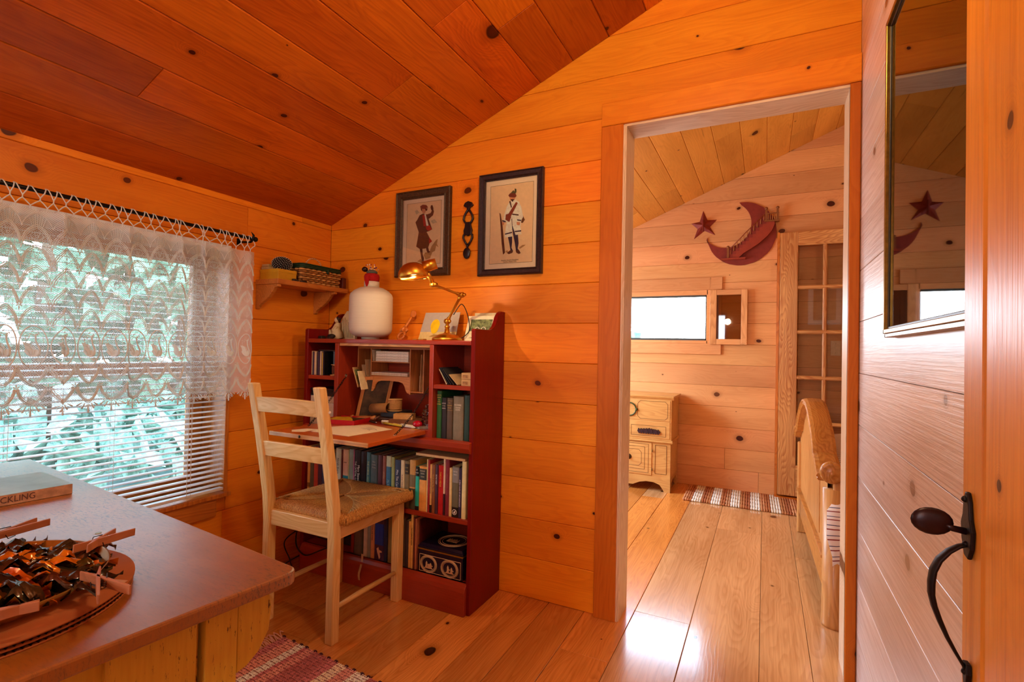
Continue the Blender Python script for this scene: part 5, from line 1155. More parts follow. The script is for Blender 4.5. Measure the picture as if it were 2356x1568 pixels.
for m_ in range(nM):
    s0_ = (m_+.5)*MWd; hw = MWd/2
    arch = [(-1, 0), (-.93, .22), (-.75, .50), (-.50, .74), (-.22, .92), (0, 1.0), (.22, .92), (.5, .74), (.75, .5), (.93, .22), (1, 0)]
    for z_ in ROWZ:
        for sc_, r_ in ((1.0, .0013), (.90, .0017), (.80, .0010)):
            cv(cord, [(s0_+hw*u*sc_, z_+.060*v*sc_) for u, v in arch], r_)
        for k in range(1, 5):                              # web of the inner flower
            a = PI*k/5; cv(fine_, [(s0_, z_+.004), (s0_+hw*.74*math.cos(a), z_+.048*math.sin(a))], .0005, 3)
        cv(fine_, [(s0_+hw*.4*math.cos(a), z_+.022+.014*math.sin(a)) for a in [2*PI*k/10 for k in range(11)]], .0006, 3)
        cv(fine_, [(s0_+.0038*math.cos(a), z_+.022+.0038*math.sin(a)) for a in [2*PI*k/8 for k in range(9)]], .0010, 3)
        for a in (-.5, .5, PI+.5, PI-.5, -PI/2):           # leaf sprig at each springing
            cx = s0_+hw; L_ = .012 if a > -1.4 or a < -1.7 else .019
            fine_.tube([cloth(cx+t_*L_*math.cos(a), z_-.004+t_*L_*math.sin(a)) for t_ in (.1, .5, 1)], [.0006, .0021, .0004], 4)
    # heading: tall lancet + band
    for k in range(-3, 4): cv(fine_, [(s0_+.004*k, 1.462), (s0_+.0075*k, 1.512-.002*k*k)], .0009, 3)
    cv(cord, [(s0_+hw*u, 1.462+.050*v) for u, v in arch], .0011)
    # swan medallion
    ring_ = [(s0_+hw*.93*math.cos(a), 1.083+.066*math.sin(a)) for a in [2*PI*k/28 for k in range(29)]]
    cv(thick, ring_, .0021)
    def P(u, v): return (s0_+u*hw*.9, 1.083+v*.066)
    neck = [P(-.34, .52), P(-.24, .60), (P(-.14, .52)), P(-.16, .30), P(-.30, .08), P(-.46, -.12), P(-.46, -.34), P(-.30, -.48)]
    sw.tube([cloth(*p, .0034) for p in neck], [.0009, .0024, .0026, .0022, .0026, .0034, .0034, .0028], 6)
    body = [(-.46, -.30), (-.30, -.12), (-.08, -.22), (.0, -.05), (.22, .12), (.50, .18), (.78, .24), (.60, .02), (.52, -.12), (.62, -.22), (.40, -.40), (.10, -.50), (-.24, -.50)]
    vb3 = [cloth(*P(*p), .0030) for p in body]; c_ = cloth(*P(.1, -.2), .0045); n0 = len(sw.v)
    sw.add(vb3+[c_], [(i, (i+1) % len(vb3), len(vb3)) for i in range(len(vb3))])
    for wv_ in ([(-.05, -.40), (-.12, -.15), (.10, .10), (.60, .20)], [(.05, -.40), (.05, -.15), (.25, .02), (.62, .10)], [(.15, -.42), (.30, -.22), (.56, -.10)]):
        sw.tube([cloth(*P(*p), .0052) for p in wv_], [.0012]*len(wv_), 4)
    for k in range(9):                                     # twigs and leaves over the swan, reeds under it
        a = .35+.22*k; q_ = .52+.10*(k % 3); cxy = P(q_*math.cos(a), q_*math.sin(a)*.95+.05); b_ = a+1.0*(1 if k % 2 else -1)
        fine_.tube([cloth(cxy[0]+t_*.009*math.cos(b_), cxy[1]+t_*.009*math.sin(b_)) for t_ in (-.6, 0, .7)], [.0004, .0019, .0004], 4)
    for k in range(5): fine_.tube([cloth(*P(-.45+.0*k, -.72)), cloth(*P(-.75+.16*k, -.60+.04*(2-abs(k-2))))], [.0006, .0016], 4)
    for k in range(4): cv(fine_, [P(-.80+.02*k, -.3+.22*k), P(-.66, -.1+.22*k)], .0009, 3)
    # inverted arches under the swans and the fan fringe
    for z_ in (1.012, .948):
        for sc_, r_ in ((1.0, .0013), (.90, .0023), (.80, .0011)):
            cv(cord, [(s0_+hw*u*sc_, z_-.055*v*sc_) for u, v in arch], r_)
        for k in range(1, 5):
            a = PI*k/5; cv(fine_, [(s0_, z_-.004), (s0_+hw*.74*math.cos(a), z_-.046*math.sin(a))], .0005, 3)
        cv(fine_, [(s0_+hw*.42*math.cos(a), z_-.024+.012*math.sin(a)) for a in [2*PI*k/10 for k in range(11)]], .0006, 3)
        for a in (.5, PI-.5, PI/2, -.4, PI+.4):
            fine_.tube([cloth(s0_+hw+t_*.014*math.cos(a), z_+.003+t_*.014*math.sin(a)) for t_ in (.1, .5, 1)], [.0006, .0022, .0004], 4)
    for k, a in enumerate((-2.55, -2.10, -PI/2, -1.04, -.59)):
        r0, r1 = (.012, .044) if k == 2 else ((.012, .034) if k in (1, 3) else (.016, .034)); c0_ = (s0_, .902)
        bx, bz = .9, 1
        q_ = [(c0_[0]+r*math.cos(a)*1.05+(.010*math.cos(a)), c0_[1]+r*math.sin(a)) for r in (r0, (r0+r1)/2, r1-.003, r1)]
        fan.tube([cloth(*p) for p in q_], [.0011, .0022, .0030, .0012], 6)
        if k < 4:
            am = a+.24; q2 = [(c0_[0]+r*math.cos(b)*1.15, c0_[1]+r*math.sin(b)) for r, b in ((.014, am), (.030, am-.12), (.036, am), (.030, am+.12), (.014, am))]
            cv(fine_, q2, .0009, 3)
    # knotted lattice loops over the rod
    def LP(s, z, x): yy = pleat(s)[1]; return Vector((x, yy, z))
    for h_ in (0, .5):
        sa = s0_-hw*.5+h_*MWd; w_ = MWd*.25
        fan.tube([LP(sa, 1.518, .0985), LP(sa, 1.530, .100), LP(sa-w_*.55, 1.542, .100), LP(sa-w_, 1.550, .101)], .0019, 5)
        fan.tube([LP(sa, 1.530, .100), LP(sa+w_*.55, 1.542, .100), LP(sa+w_, 1.550, .101)], .0019, 5)
        fan.tube([LP(sa-w_, 1.550, .101), LP(sa-w_, 1.558, .1015), LP(sa-w_*.5, 1.575, .1015), LP(sa-w_*.2, 1.590, .095), LP(sa-w_*.1, 1.594, .086)], .0019, 5)
        fan.tube([LP(sa+w_, 1.550, .101), LP(sa+w_, 1.558, .1015), LP(sa+w_*.5, 1.575, .1015), LP(sa+w_*.2, 1.590, .095), LP(sa+w_*.1, 1.594, .086)], .0019, 5)
cord.build('arch_cords', M_thr, lcur); thick.build('medallion_rings', M_thr, lcur); fine_.build('fine_threads', M_thr, lcur)
sw.build('swans', M_thr, lcur); fan.build('fringe_and_loops', M_thr, lcur)
for c_ in lcur.children:
    if c_.name.split('.')[0] in ('arch_cords', 'fine_threads', 'fringe_and_loops', 'swans', 'medallion_rings'): c_['kind'] = 'stuff'
# ================================================================ wall shelf with box, ball and basket
M_shx = wood('shelf_pine', (.60, .21, .035), (.42, .115, .016), 'Y', knots=.0, rough=.4, vary=.03)
sh = thing('wall_shelf', (0.004, -.25, 1.39), 'small wooden wall shelf on two scrolled brackets in the left corner', 'shelf')
MB().bbox(.001, .156, -.467, -.022, 1.388, 1.412, .002).build('shelf_board', M_shx, sh)
brp = [(0, 1.272), (.012, 1.274), (.018, 1.284), (.035, 1.298), (.062, 1.312), (.090, 1.330), (.112, 1.352), (.128, 1.372), (.150, 1.376), (.150, 1.388), (0, 1.388)]
for y in (-.463, -.115): MB().prism([(a+.001, b) for a, b in brp], lambda u, v, w: (u, w, v), y, y+.020).build('bracket', M_shx, sh, .002)
t = thing('yellow_box', (.07, -.395, 1.412), 'plain mustard yellow box at the left end of the wall shelf', 'box')
MB().bbox(.006, .132, -.447, -.342, 1.412, 1.452, .002).build('box_body', plain('#c9951a', .55, vary=.05), t)
MB().bbox(.005, .133, -.448, -.341, 1.448, 1.463, .0015).build('box_lid', plain('#cf9c1e', .5, vary=.05), t)
single(MB().bbox(.012, .060, -.446, -.36, 1.4635, 1.476, .002).bbox(.014, .058, -.444, -.36, 1.477, 1.488, .001), 'paper_packet', plain('#b9a070', .7), (.03, -.42, 1.4635), 'small pale packet on the yellow box beside the spotted ball', 'packet')
t = thing('spotted_cushion', (.085, -.385, 1.4635), 'black ball-shaped pincushion with white spots on the yellow box', 'pincushion')
MB().ball((.080, -.385, 1.496), .046, None, 24, 14, (.95, 1.05, .74)).build('ball', plain('#120d0f', .8, bumpy=.5, nscale=90), t)
mb = MB(); rs_ = random.Random(9)
for k in range(230):
    zz = 1-2*(k+.5)/230; a = k*2.39996; q = math.sqrt(1-zz*zz)
    mb.ball((.080+.0442*.99*q*math.cos(a), -.385+.0488*.99*q*math.sin(a), 1.496+.0343*zz), .0017, None, 5, 3)
o = mb.build('spots', M_white, t); o['kind'] = 'stuff'
# wicker basket
wm = [plain('#c08a4a', .6, vary=.25, nscale=50), plain('#9a6226', .6, vary=.25, nscale=50)]
bk_ = thing('wicker_basket', (.08, -.195, 1.412), 'woven wicker sewing basket with a dark green rim and beaded handle on the wall shelf', 'basket')
def rr_path(x0, x1, y0, y1, r, z, n=6):
    P = []
    for cx, cy, a0 in ((x1-r, y0+r, -PI/2), (x1-r, y1-r, 0), (x0+r, y1-r, PI/2), (x0+r, y0+r, PI)):
        for k in range(n+1): a = a0+PI/2*k/n; P.append((cx+r*math.cos(a), cy+r*math.sin(a), z))
    return P
for lev in range(7):
    mb = MB(); z_ = 1.418+lev*.0103; ex = .006*lev/6
    base = rr_path(.022-ex, .142+ex, -.318-ex, -.068+ex, .022, z_)+[None]; base[-1] = base[0]
    # walk the path at even steps, weaving in and out
    pts = []; acc = 0
    for a, b in zip(base[:-1], base[1:]):
        a, b = Vector(a), Vector(b); n = max(1, int((b-a).length/.0042))
        for k in range(n): pts.append((a.lerp(b, k/n)))
    cen = Vector((.082, -.193, z_)); q = []; rw = []
    for i, p in enumerate(pts+[pts[0]]):
        ph = math.sin(2*PI*i/8+(PI if lev % 2 else 0)); d = (p-cen).normalized(); q.append(p+d*.0022*ph); rw.append(.0046+.0012*ph)
    mb.tube(q, rw, 6, caps=False); mb.build('weave', wm[lev % 2], bk_)
MB().box(.024, .140, -.316, -.070, 1.413, 1.480).build('lining', plain('#5a3414', .9), bk_)
M_grn = plain('#1d3a22', .5)
mb = MB()
for z_, r in ((1.490, .0045), (1.498, .0045), (1.506, .0035)):
    P = rr_path(.014, .150, -.326, -.060, .024, z_); mb.tube(P+[P[0]], r, 8, caps=False)
mb.build('rim', M_grn, bk_); MB().prism([(p[0], p[1]) for p in rr_path(.020, .144, -.320, -.066, .022, 0)], lambda u, v, w: (u, v, w), 1.492, 1.508).build('basket_lid', M_grn, bk_)
mb = MB()
for k in range(15):
    a = PI*k/14; mb.ball((.082, -.193+.052*math.cos(a), 1.508+.044*math.sin(a)), .0042, None, 8, 6)
mb.build('beaded_handle', plain('#d8a878', .35), bk_)
MB().tube([(.150, -.165, 1.500), (.156, -.165, 1.484), (.152, -.165, 1.470)], .0035, 6).tube([(.152, -.165, 1.486), (.154, -.175, 1.478)], .003, 6).tube([(.152, -.165, 1.486), (.154, -.155, 1.478)], .003, 6).build('clasp', M_grn, bk_)
single(MB().bbox(.134, .150, -.372, -.350, 1.412, 1.424, .003).ball((.145, -.345, 1.417), .005).tube([(.150, -.335, 1.416), (.153, -.30, 1.416)], .004, 6), 'sewing_notions', plain('#3a2a20', .5), (.145, -.35, 1.412), 'small dark sewing notions in front of the basket', 'notions')
single(MB().bbox(.110, .150, -.055, -.030, 1.412, 1.470, .003), 'dark_block', plain('#5a1d08', .5), (.13, -.04, 1.412), 'dark reddish block at the right end of the wall shelf', 'block')
# ================================================================ framed prints and the carved love spoon on the back wall
INK = {'bluewash': '#c9b48a', 'dog': '#b88a50', 'sock': '#5a2c16', 'skirt': '#6a3c14', 'red': '#b32418', 'coat': '#54301a', 'glove': '#3a1c10', 'white': '#fff0cf', 'skin': '#d98f60', 'hat': '#7a3320', 'line': '#3f2418', 'navy': '#27233a', 'strap': '#8f3a20', 'green': '#49532c'}
FIG_A=[('bluewash',[(280,832),(340,846),(403,802),(323,778)]),('bluewash',[(678,665),(765,683),(835,634),(729,622)]),('dog',[(820,389),(858,399),(842,330),(880,283),(824,308),(798,239),(731,218),(685,138),(576,123),(528,189),(561,223),(670,232),(707,301),(763,345)]),('dog',[(373,104),(454,138),(517,93),(636,121),(712,125),(597,107),(497,78)]),('sock',[(426,287),(491,284),(503,202),(539,142),(529,89),(488,98),(462,179)]),('sock',[(578,293),(633,297),(654,244),(695,225),(631,215),(600,240)]),('skirt',[(395,529),(576,526),(660,430),(722,375),(664,349),(637,297),(548,280),(427,281),(339,319),(369,418)]),('red',[(650,436),(726,375),(649,341)]),('coat',[(405,761),(484,780),(584,762),(672,774),(700,807),(674,854),(717,862),(751,792),(733,742),(647,701),(627,697),(718,543),(656,525),(587,514),(477,505),(395,521),(356,583),(307,668),(351,700)]),('glove',[(677,882),(710,886),(741,836),(724,803),(686,817),(668,854)]),('red',[(475,757),(525,760),(569,677),(563,596),(509,599)]),('white',[(525,766),(554,770),(636,593),(578,605)]),('red',[(563,596),(656,603),(718,540),(616,527),(570,561)]),('skin',[(461,850),(545,845),(557,798),(508,772),(463,804)]),('glove',[(430,858),(461,850),(467,812),(437,834)]),('glove',[(536,851),(600,847),(582,812),(546,818)]),('hat',[(415,888),(478,908),(568,895),(609,860),(521,843),(431,852)])]
FIG_B=[('dog',[(672,223),(736,248),(800,250),(753,229),(689,208)]),('dog',[(410,190),(442,203),(477,183),(444,173)]),('skirt',[(719,597),(774,525),(732,491),(683,503)]),('navy',[(448,366),(534,371),(538,292),(528,228),(554,197),(510,192),(485,276)]),('navy',[(553,380),(645,380),(664,269),(648,214),(677,190),(617,188),(593,272)]),('sock',[(441,173),(509,203),(562,194),(547,170),(478,158)]),('sock',[(608,197),(674,197),(708,162),(676,152),(626,167)]),('white',[(474,747),(580,765),(656,730),(702,672),(740,559),(710,523),(694,452),(717,368),(600,367),(533,460),(535,353),(393,347),(409,466),(426,521),(348,517),(372,599),(418,689)]),('line',[(518,553),(530,553),(539,459),(529,460)]),('navy',[(529,469),(542,468),(600,368),(554,369)]),('line',[(465,747),(490,755),(518,683),(506,670)]),('navy',[(396,392),(532,406),(533,391),(397,379)]),('navy',[(581,411),(709,414),(709,399),(585,398)]),('navy',[(338,549),(409,531),(402,517),(335,531)]),('navy',[(627,538),(703,528),(704,515),(628,526)]),('line',[(530,608),(654,592),(655,578),(531,594)]),('strap',[(598,734),(635,720),(499,571),(436,593)]),('strap',[(405,606),(472,612),(510,572),(477,516),(397,549)]),('skin',[(325,526),(380,518),(369,488),(315,499)]),('skin',[(617,511),(685,502),(677,469),(624,477)]),('sock',[(279,632),(300,621),(344,488),(404,177),(366,157),(334,282),(308,471)]),('skin',[(466,803),(582,795),(574,761),(523,746),(486,764)]),('glove',[(489,771),(564,766),(529,738)]),('hat',[(448,818),(485,841),(580,834),(608,800),(579,784),(468,798)]),('green',[(499,845),(547,869),(587,829),(507,837)]),('green',[(565,846),(571,886),(601,877),(603,843),(584,826)])]
def framed(x0, x1, z0, z1, fw, fmat, fig, label, cap=None):
    t = thing('framed_print', ((x0+x1)/2, -.012, z0), label, 'picture')
    mb = MB(); pr = [(0, 0), (0, .020), (fw*.12, .024), (fw*.25, .019), (fw*.70, .017), (fw*.82, .021), (fw*.93, .016), (fw, .010), (fw, 0)]
    C4 = [(x0, z0), (x1, z0), (x1, z1), (x0, z1)]
    for k in range(4):
        (ax, az), (bx, bz) = C4[k], C4[(k+1) % 4]; sx_, sz_ = ((1, 1), (-1, 1), (-1, -1), (1, -1))[k]; ex_, ez_ = ((1, 1), (-1, 1), (-1, -1), (1, -1))[(k+1) % 4]
        v = [(ax+sx_*d, -h-.0005, az+sz_*d) for d, h in pr]+[(bx+ex_*d, -h-.0005, bz+ez_*d) for d, h in pr]; n = len(pr)
        m2_ = MB().add(v, [(i, (i+1) % n, n+(i+1) % n, n+i) for i in range(n)]+[tuple(range(n)), tuple(range(n, 2*n))[::-1]])
        m2_.build('frame_bar', fmat, t)
    ix0, ix1, iz0, iz1 = x0+fw, x1-fw, z0+fw, z1-fw
    MB().box(ix0, ix1, -.006, -.004, iz0, iz1).build('mount', plain('#fde4b8', .7, vary=.03), t)
    W_, H_ = ix1-ix0, iz1-iz0; a, b, c, d = ix0+.094*W_, ix1-.075*W_, iz0+.060*H_, iz1-.060*H_
    MB().box(a, b, -.0064, -.006, c, d).build('print_paper', plain('#f8d29a', .7, vary=.04), t)
    lw = .0011; MB().box(a-lw, b+lw, -.0067, -.0062, c-lw, c).box(a-lw, b+lw, -.0067, -.0062, d, d+lw).box(a-lw, a, -.0067, -.0062, c, d).box(b, b+lw, -.0067, -.0062, c, d).build('ruled_border', plain('#3a1c10', .7), t)
    cols = {}
    for i, (cn, P) in enumerate(fig):
        cols.setdefault((cn), MB()); y_ = -.0068-.00006*i
        cols[cn].prism([(ix0+u/1000*W_, iz0+v/1000*H_) for u, v in P], lambda u, v, w: (u, w, v), y_, y_+.0003)
    for cn, mb_ in cols.items(): mb_.build('printed_figure', plain(INK[cn], .75, vary=.16, nscale=120), t)
    if cap:
        for s_, zf, sz in cap: textmesh(s_, sz, plain('#4a2a18', .7), 'caption', t, (ix0+.5*W_, -.0070, iz0+zf*H_), (1, 0, 0), (0, 0, 1))
    MB().box(ix0, ix1, -.0122, -.0112, iz0, iz1).build('glazing', M_glass, t)
    return t
M_fr1 = plain('#4a3018', .5, bumpy=.9, nscale=140, vary=.5); M_fr2 = plain('#33201f', .4, bumpy=.6, nscale=110, vary=.45)
framed(.468, .800, 1.462, 1.898, .040, M_fr1, FIG_A, 'framed print of a waving woman in a brown coat and red sash')
framed(.963, 1.291, 1.446, 1.924, .032, M_fr2, FIG_B, 'framed print of a soldier in a long white coat holding a musket', [("Benedict Arnold's Expedition", .092, .0075), ('Quebec, Winter 1775', .074, .0075)])
M_dkw = plain('#1d1216', .35, .1, .5, vary=.2)
t = thing('love_spoon', (.90, -.010, 1.578), 'dark carved love spoon hanging between the two framed prints', 'spoon')
cxl = .899
MB().prism([(-.026, 1.792), (-.018, 1.806), (0, 1.813), (.018, 1.806), (.027, 1.792), (.020, 1.786), (.008, 1.782), (.006, 1.768), (-.006, 1.768), (-.008, 1.782), (-.020, 1.786)], lambda u, v, w: (cxl+u, w, v), -.014, -.001).build('finial', M_dkw, t, .002)
lp = [(0, 1.776), (-.010, 1.762), (-.022, 1.744), (-.026, 1.726), (-.018, 1.712), (-.010, 1.706)]
MB().tube([(cxl+a, -.008, b) for a, b in lp], .0055, 8).tube([(cxl-a, -.008, b) for a, b in lp], .0055, 8).build('upper_loop', M_dkw, t)
MB().prism([(-.014, 1.712), (.014, 1.712), (.018, 1.69), (.024, 1.672), (.020, 1.650), (-.020, 1.650), (-.023, 1.672), (-.016, 1.69)], lambda u, v, w: (cxl+u, w, v), -.014, -.002).build('centre_panel', M_dkw, t, .002)
ht = [(0, 1.648), (-.012, 1.658), (-.024, 1.650), (-.025, 1.636), (-.016, 1.618), (-.002, 1.600)]
MB().tube([(cxl+a, -.008, b) for a, b in ht], .0055, 8).tube([(cxl-a, -.008, b) for a, b in ht], .0055, 8).tube([(cxl, -.008, 1.606), (cxl-.002, -.008, 1.590)], .006, 8).build('heart_loop', M_dkw, t)
MB().ball((cxl-.003, -.010, 1.562), .022, None, 16, 10, (.95, .30, 1.25)).build('spoon_bowl', M_dkw, t)
# ================================================================ glazed picture on the rough right wall
t = thing('tall_picture', (2.46, -.86, 1.155), 'tall gilt-edged glazed picture on the rough-sawn right wall, partly behind the open door', 'picture')
M_gilt = plain('#8a6a2c', .3, .8, vary=.2); M_silv = plain('#8d8578', .3, .8, vary=.2)
yA, yB, zA, zB_ = -.545, -1.19, 1.155, 1.950
def rb_(name, m, x0, x1, i0, i1):
    MB().box(x0, x1, yB+i0, yB+i1, zA+i0, zB_-i0).box(x0, x1, yA-i1, yA-i0, zA+i0, zB_-i0).box(x0, x1, yB+i0, yA-i0, zA+i0, zA+i1).box(x0, x1, yB+i0, yA-i0, zB_-i1, zB_-i0).build(name, m, t, .0015)
rb_('outer_moulding', M_silv, 2.452, 2.4725, 0, .010); rb_('gilt_moulding', M_gilt, 2.447, 2.4725, .009, .020); rb_('inner_moulding', plain('#3c332c', .4, .3), 2.454, 2.4725, .019, .026)
MB().box(2.462, 2.466, yB+.024, yA-.024, zA+.024, zB_-.024).build('mount', plain('#7f6f68', .8), t)
mb = MB()
for (a, b, c, d) in ((yB+.09, yA-.09, zA+.10, zA+.104), (yB+.09, yA-.09, zB_-.104, zB_-.10), (yB+.09, yB+.094, zA+.10, zB_-.10), (yA-.094, yA-.09, zA+.10, zB_-.10)): mb.box(2.4612, 2.462, a, b, c, d)
mb.build('mount_bevel', plain('#d9b8a0', .7), t)
def rv(u, v, w): return (w, yA-.094-u*(abs(yB-yA)-.188), zA+.104+v*(zB_-zA-.208))
MB().prism([(0, 0), (1, 0), (1, 1), (0, 1)], rv, 2.4612, 2.4618).build('print_ground', plain('#8d6a5e', .8, vary=.25, nscale=6), t)
MB().prism([(.2, .05), (.75, .05), (.8, .3), (.62, .5), (.66, .78), (.5, .92), (.35, .8), (.28, .5), (.12, .3)], rv, 2.4606, 2.4612).build('printed_figure', plain('#a9745c', .8, vary=.3, nscale=10), t)
MB().prism([(.35, .62), (.6, .66), (.56, .84), (.42, .82)], rv, 2.4600, 2.4606).build('printed_figure', plain('#94453a', .8, vary=.4, nscale=14), t)
gp = glass_mat('picture_glass', (.9, .92, .95), .2, 0)
MB().box(2.4565, 2.4575, yB+.022, yA-.022, zA+.022, zB_-.022).build('glazing', gp, t)
# ================================================================ open plank door at the right edge (door 1) with its iron latch
d1 = struct(MB().box(2.446, 2.452, -2.0, -1.206, .02, 2.02).build('door_1', M_doorw))
ye = [-1.205, -1.283, -1.43, -1.58, -1.73, -1.88, -2.0]
for a, b in zip(ye[:-1], ye[1:]):
    board('board', d1, M_doorw, (2.446, 0, 0), (0, 0, 1), (0, -1, 0) if 0 else (0, 1, 0), rect(.02, 2.02, b+.0025, a-.0025), .020, .005).matrix_basis @= Matrix.Identity(4)
for o in [c for c in d1.children]:
    # boards face the room (-x)
    M = o.matrix_basis.copy(); o.matrix_basis = M
ha = thing('latch_handle', (2.426, -1.242, .80), 'hand-forged black iron thumb latch with a bowed grip on the open plank door', 'handle')
hx_ = 2.4255
MB().prism([(-1.228, .945), (-1.233, .925), (-1.226, .912), (-1.222, .890), (-1.228, .868), (-1.242, .858), (-1.256, .868), (-1.262, .890), (-1.257, .912), (-1.250, .925), (-1.254, .945), (-1.241, .955)] if 0 else [(-1.238, .935), (-1.232, .925), (-1.229, .905), (-1.222, .892), (-1.225, .872), (-1.235, .852), (-1.249, .850), (-1.259, .866), (-1.262, .888), (-1.254, .902), (-1.250, .925), (-1.244, .935)], lambda u, v, w: (w, u, v), hx_-.005, hx_).build('upper_plate', M_iron, ha, .0015)
MB().tube([(hx_-.003, -1.243, .868), (hx_-.012, -1.243, .864), (hx_-.022, -1.243, .856), (hx_-.032, -1.243, .843), (hx_-.038, -1.243, .828), (hx_-.040, -1.243, .812), (hx_-.040, -1.243, .797), (hx_-.037, -1.243, .782), (hx_-.031, -1.243, .764), (hx_-.023, -1.243, .744), (hx_-.015, -1.243, .728), (hx_-.008, -1.243, .715), (hx_-.003, -1.243, .705)], [.005, .0065, .0078, .0090, .0096, .0098, .0094, .0088, .0078, .0064, .0054, .0047, .004], 10, None, True, .42, (1, 0, 0)).build('grip', M_iron, ha)
MB().prism([(-1.236, .717), (-1.235, .705), (-1.240, .687), (-1.243, .677), (-1.248, .687), (-1.252, .705), (-1.250, .717)], lambda u, v, w: (w, u, v), hx_-.006, hx_).build('lower_plate', M_iron, ha, .0012)
pp = MB().tube([(hx_-.002, -1.243, .884), (hx_-.018, -1.243, .886), (hx_-.026, -1.243, .890)], [.0045, .0042, .006], 8)
pp.ball((hx_-.040, -1.243, .892), .021, None, 18, 10, (1.1, .35, .85)); pp.build('thumb_press', plain('#2a1519', .35, .4, .5), ha)
for z_ in (.925, .868, .705): MB().ball((hx_-.005, -1.243+.004*(z_ > .9), z_), .0042, None, 8, 6).build('rivet', M_iron, ha)
# ================================================================ bedroom: glazed door, switch, star, moon, cabinet, rug, bed
M_dfz = wood('fir_door', (.80, .42, .14), (.46, .15, .035), 'Z', rough=.35, vary=.02, streak=.7, ringf=26., bump=.3)
M_dfx = wood('fir_door', (.80, .42, .14), (.46, .15, .035), 'X', rough=.35, vary=.02, streak=.5)
d2 = struct(MB().box(2.2835, 2.403, 2.335, 2.372, .035, 2.045).build('door_2', M_dfz, bevel=.003))
MB().box(2.975, 3.095, 2.335, 2.372, .035, 2.045).build('stile', M_dfz, d2, bevel=.003)
MB().box(2.403, 2.975, 2.335, 2.372, 1.940, 2.045).build('rail', M_dfx, d2, bevel=.003)
MB().box(2.403, 2.975, 2.335, 2.372, .035, .270).build('rail', M_dfx, d2, bevel=.003)
MZ = [1.621, 1.281, .935, .594]
pr_ = lambda c, h: [(c-h, 0), (c-h, .006), (c-h*.45, .018), (c+h*.45, .018), (c+h, .006), (c+h, 0)]
for z in MZ: MB().prism([(a, b) for a, b in pr_(z, .015)], lambda u, v, w: (w, 2.353-v, u), 2.403, 2.975).prism(pr_(z, .015), lambda u, v, w: (w, 2.353+v, u), 2.403, 2.975).build('muntin', M_dfx, d2)
for x in (2.582, 2.790): MB().prism(pr_(x, .014), lambda u, v, w: (u, 2.3525-v*.93, w), .271, 1.939).prism(pr_(x, .014), lambda u, v, w: (u, 2.3535+v*.93, w), .271, 1.939).build('muntin', M_dfz, d2)
gd = glass_mat('door_glass', (.93, .93, .92), .2, .8)
zs2 = [1.94]+MZ+[.27]; xs2 = [2.403, 2.582, 2.790, 2.975]
for i in range(5):
    for j in range(3): MB().box(xs2[j]+.01, xs2[j+1]-.01, 2.352, 2.354, zs2[i+1]+.01, zs2[i]-.01).build('pane', gd, d2)
MB().box(2.262, 2.281, 2.372, 2.430, .0, 2.055).build('hinge_post', M_trimz, d2)
MB().box(2.262, 3.1, 2.33, 2.43, 0.001, .022).build('threshold', M_trim, d2)
t = thing('light_switch', (2.662, 2.43, 1.16), 'cream light switch plate on the bedroom wall, seen through the glazed door', 'switch')
MB().bbox(2.629, 2.695, 2.422, 2.4295, 1.106, 1.218, .002).build('plate', plain('#e6d6b4', .4), t)
MB().bbox(2.657, 2.667, 2.410, 2.422, 1.156, 1.170, .001).build('toggle', plain('#efe2c4', .4), t)
for z in (1.128, 1.196): MB().lathe([(0, 0), (.003, 0), (.003, .001), (0, .001)], (2.662, 2.4219, z), 10, None, (0, -1, 0)).build('screw', plain('#b8a888', .4, .5), t)
# star
M_rust = plain('#8a3226', .6, .1, vary=.12, nscale=25)
sc = Vector((1.712, 2.42, 2.180)); P5 = []
pts = [(1.707, 2.298), (1.741, 2.216), (1.815, 2.214), (1.762, 2.158), (1.803, 2.086), (1.720, 2.128), (1.636, 2.064), (1.664, 2.148), (1.614, 2.198), (1.680, 2.208)]
n = 10; v = [(x, 2.428, z) for x, z in pts]+[(1.712, 2.400, 2.172)]
star = MB().add(v, [(i, (i+1) % n, n) for i in range(n)]+[tuple(range(n))[::-1]])
single(star, 'wall_star', M_rust, (1.712, 2.428, 2.18), 'rust red five-pointed star ornament on the bedroom wall', 'star')
single(MB().box(1.705, 1.713, 2.378, 2.402, 2.115, 2.215), 'candle_cup', M_rust, (1.709, 2.40, 2.16), 'small rust red upright fin at the centre of the star', 'fin')
# moon with stair
mo = thing('moon_ornament', (2.0, 2.42, 1.83), 'rust red crescent moon ornament with a little staircase and railing', 'ornament')
oc, orr = (2.0, 2.080), .257; ic, ir = (1.886, 2.163), .1895
def ang_(c, p): return math.atan2(p[1]-c[1], p[0]-c[0])
a0, a1 = ang_(oc, (1.724, 2.066)), ang_(oc, (1.985, 2.335))
a0 -= 0; 
if a0 > 0: a0 -= 2*PI
outer = [(oc[0]+orr*math.cos(a0+(a1-a0)*k/40), oc[1]+orr*math.sin(a0+(a1-a0)*k/40)) for k in range(41)]
b1, b0 = ang_(ic, (1.985, 2.335)), ang_(ic, (1.724, 2.066))
if b0 > 0: b0 -= 2*PI
inner = [(ic[0]+ir*math.cos(b1+(b0-b1)*k/30), ic[1]+ir*math.sin(b1+(b0-b1)*k/30)) for k in range(1, 30)]
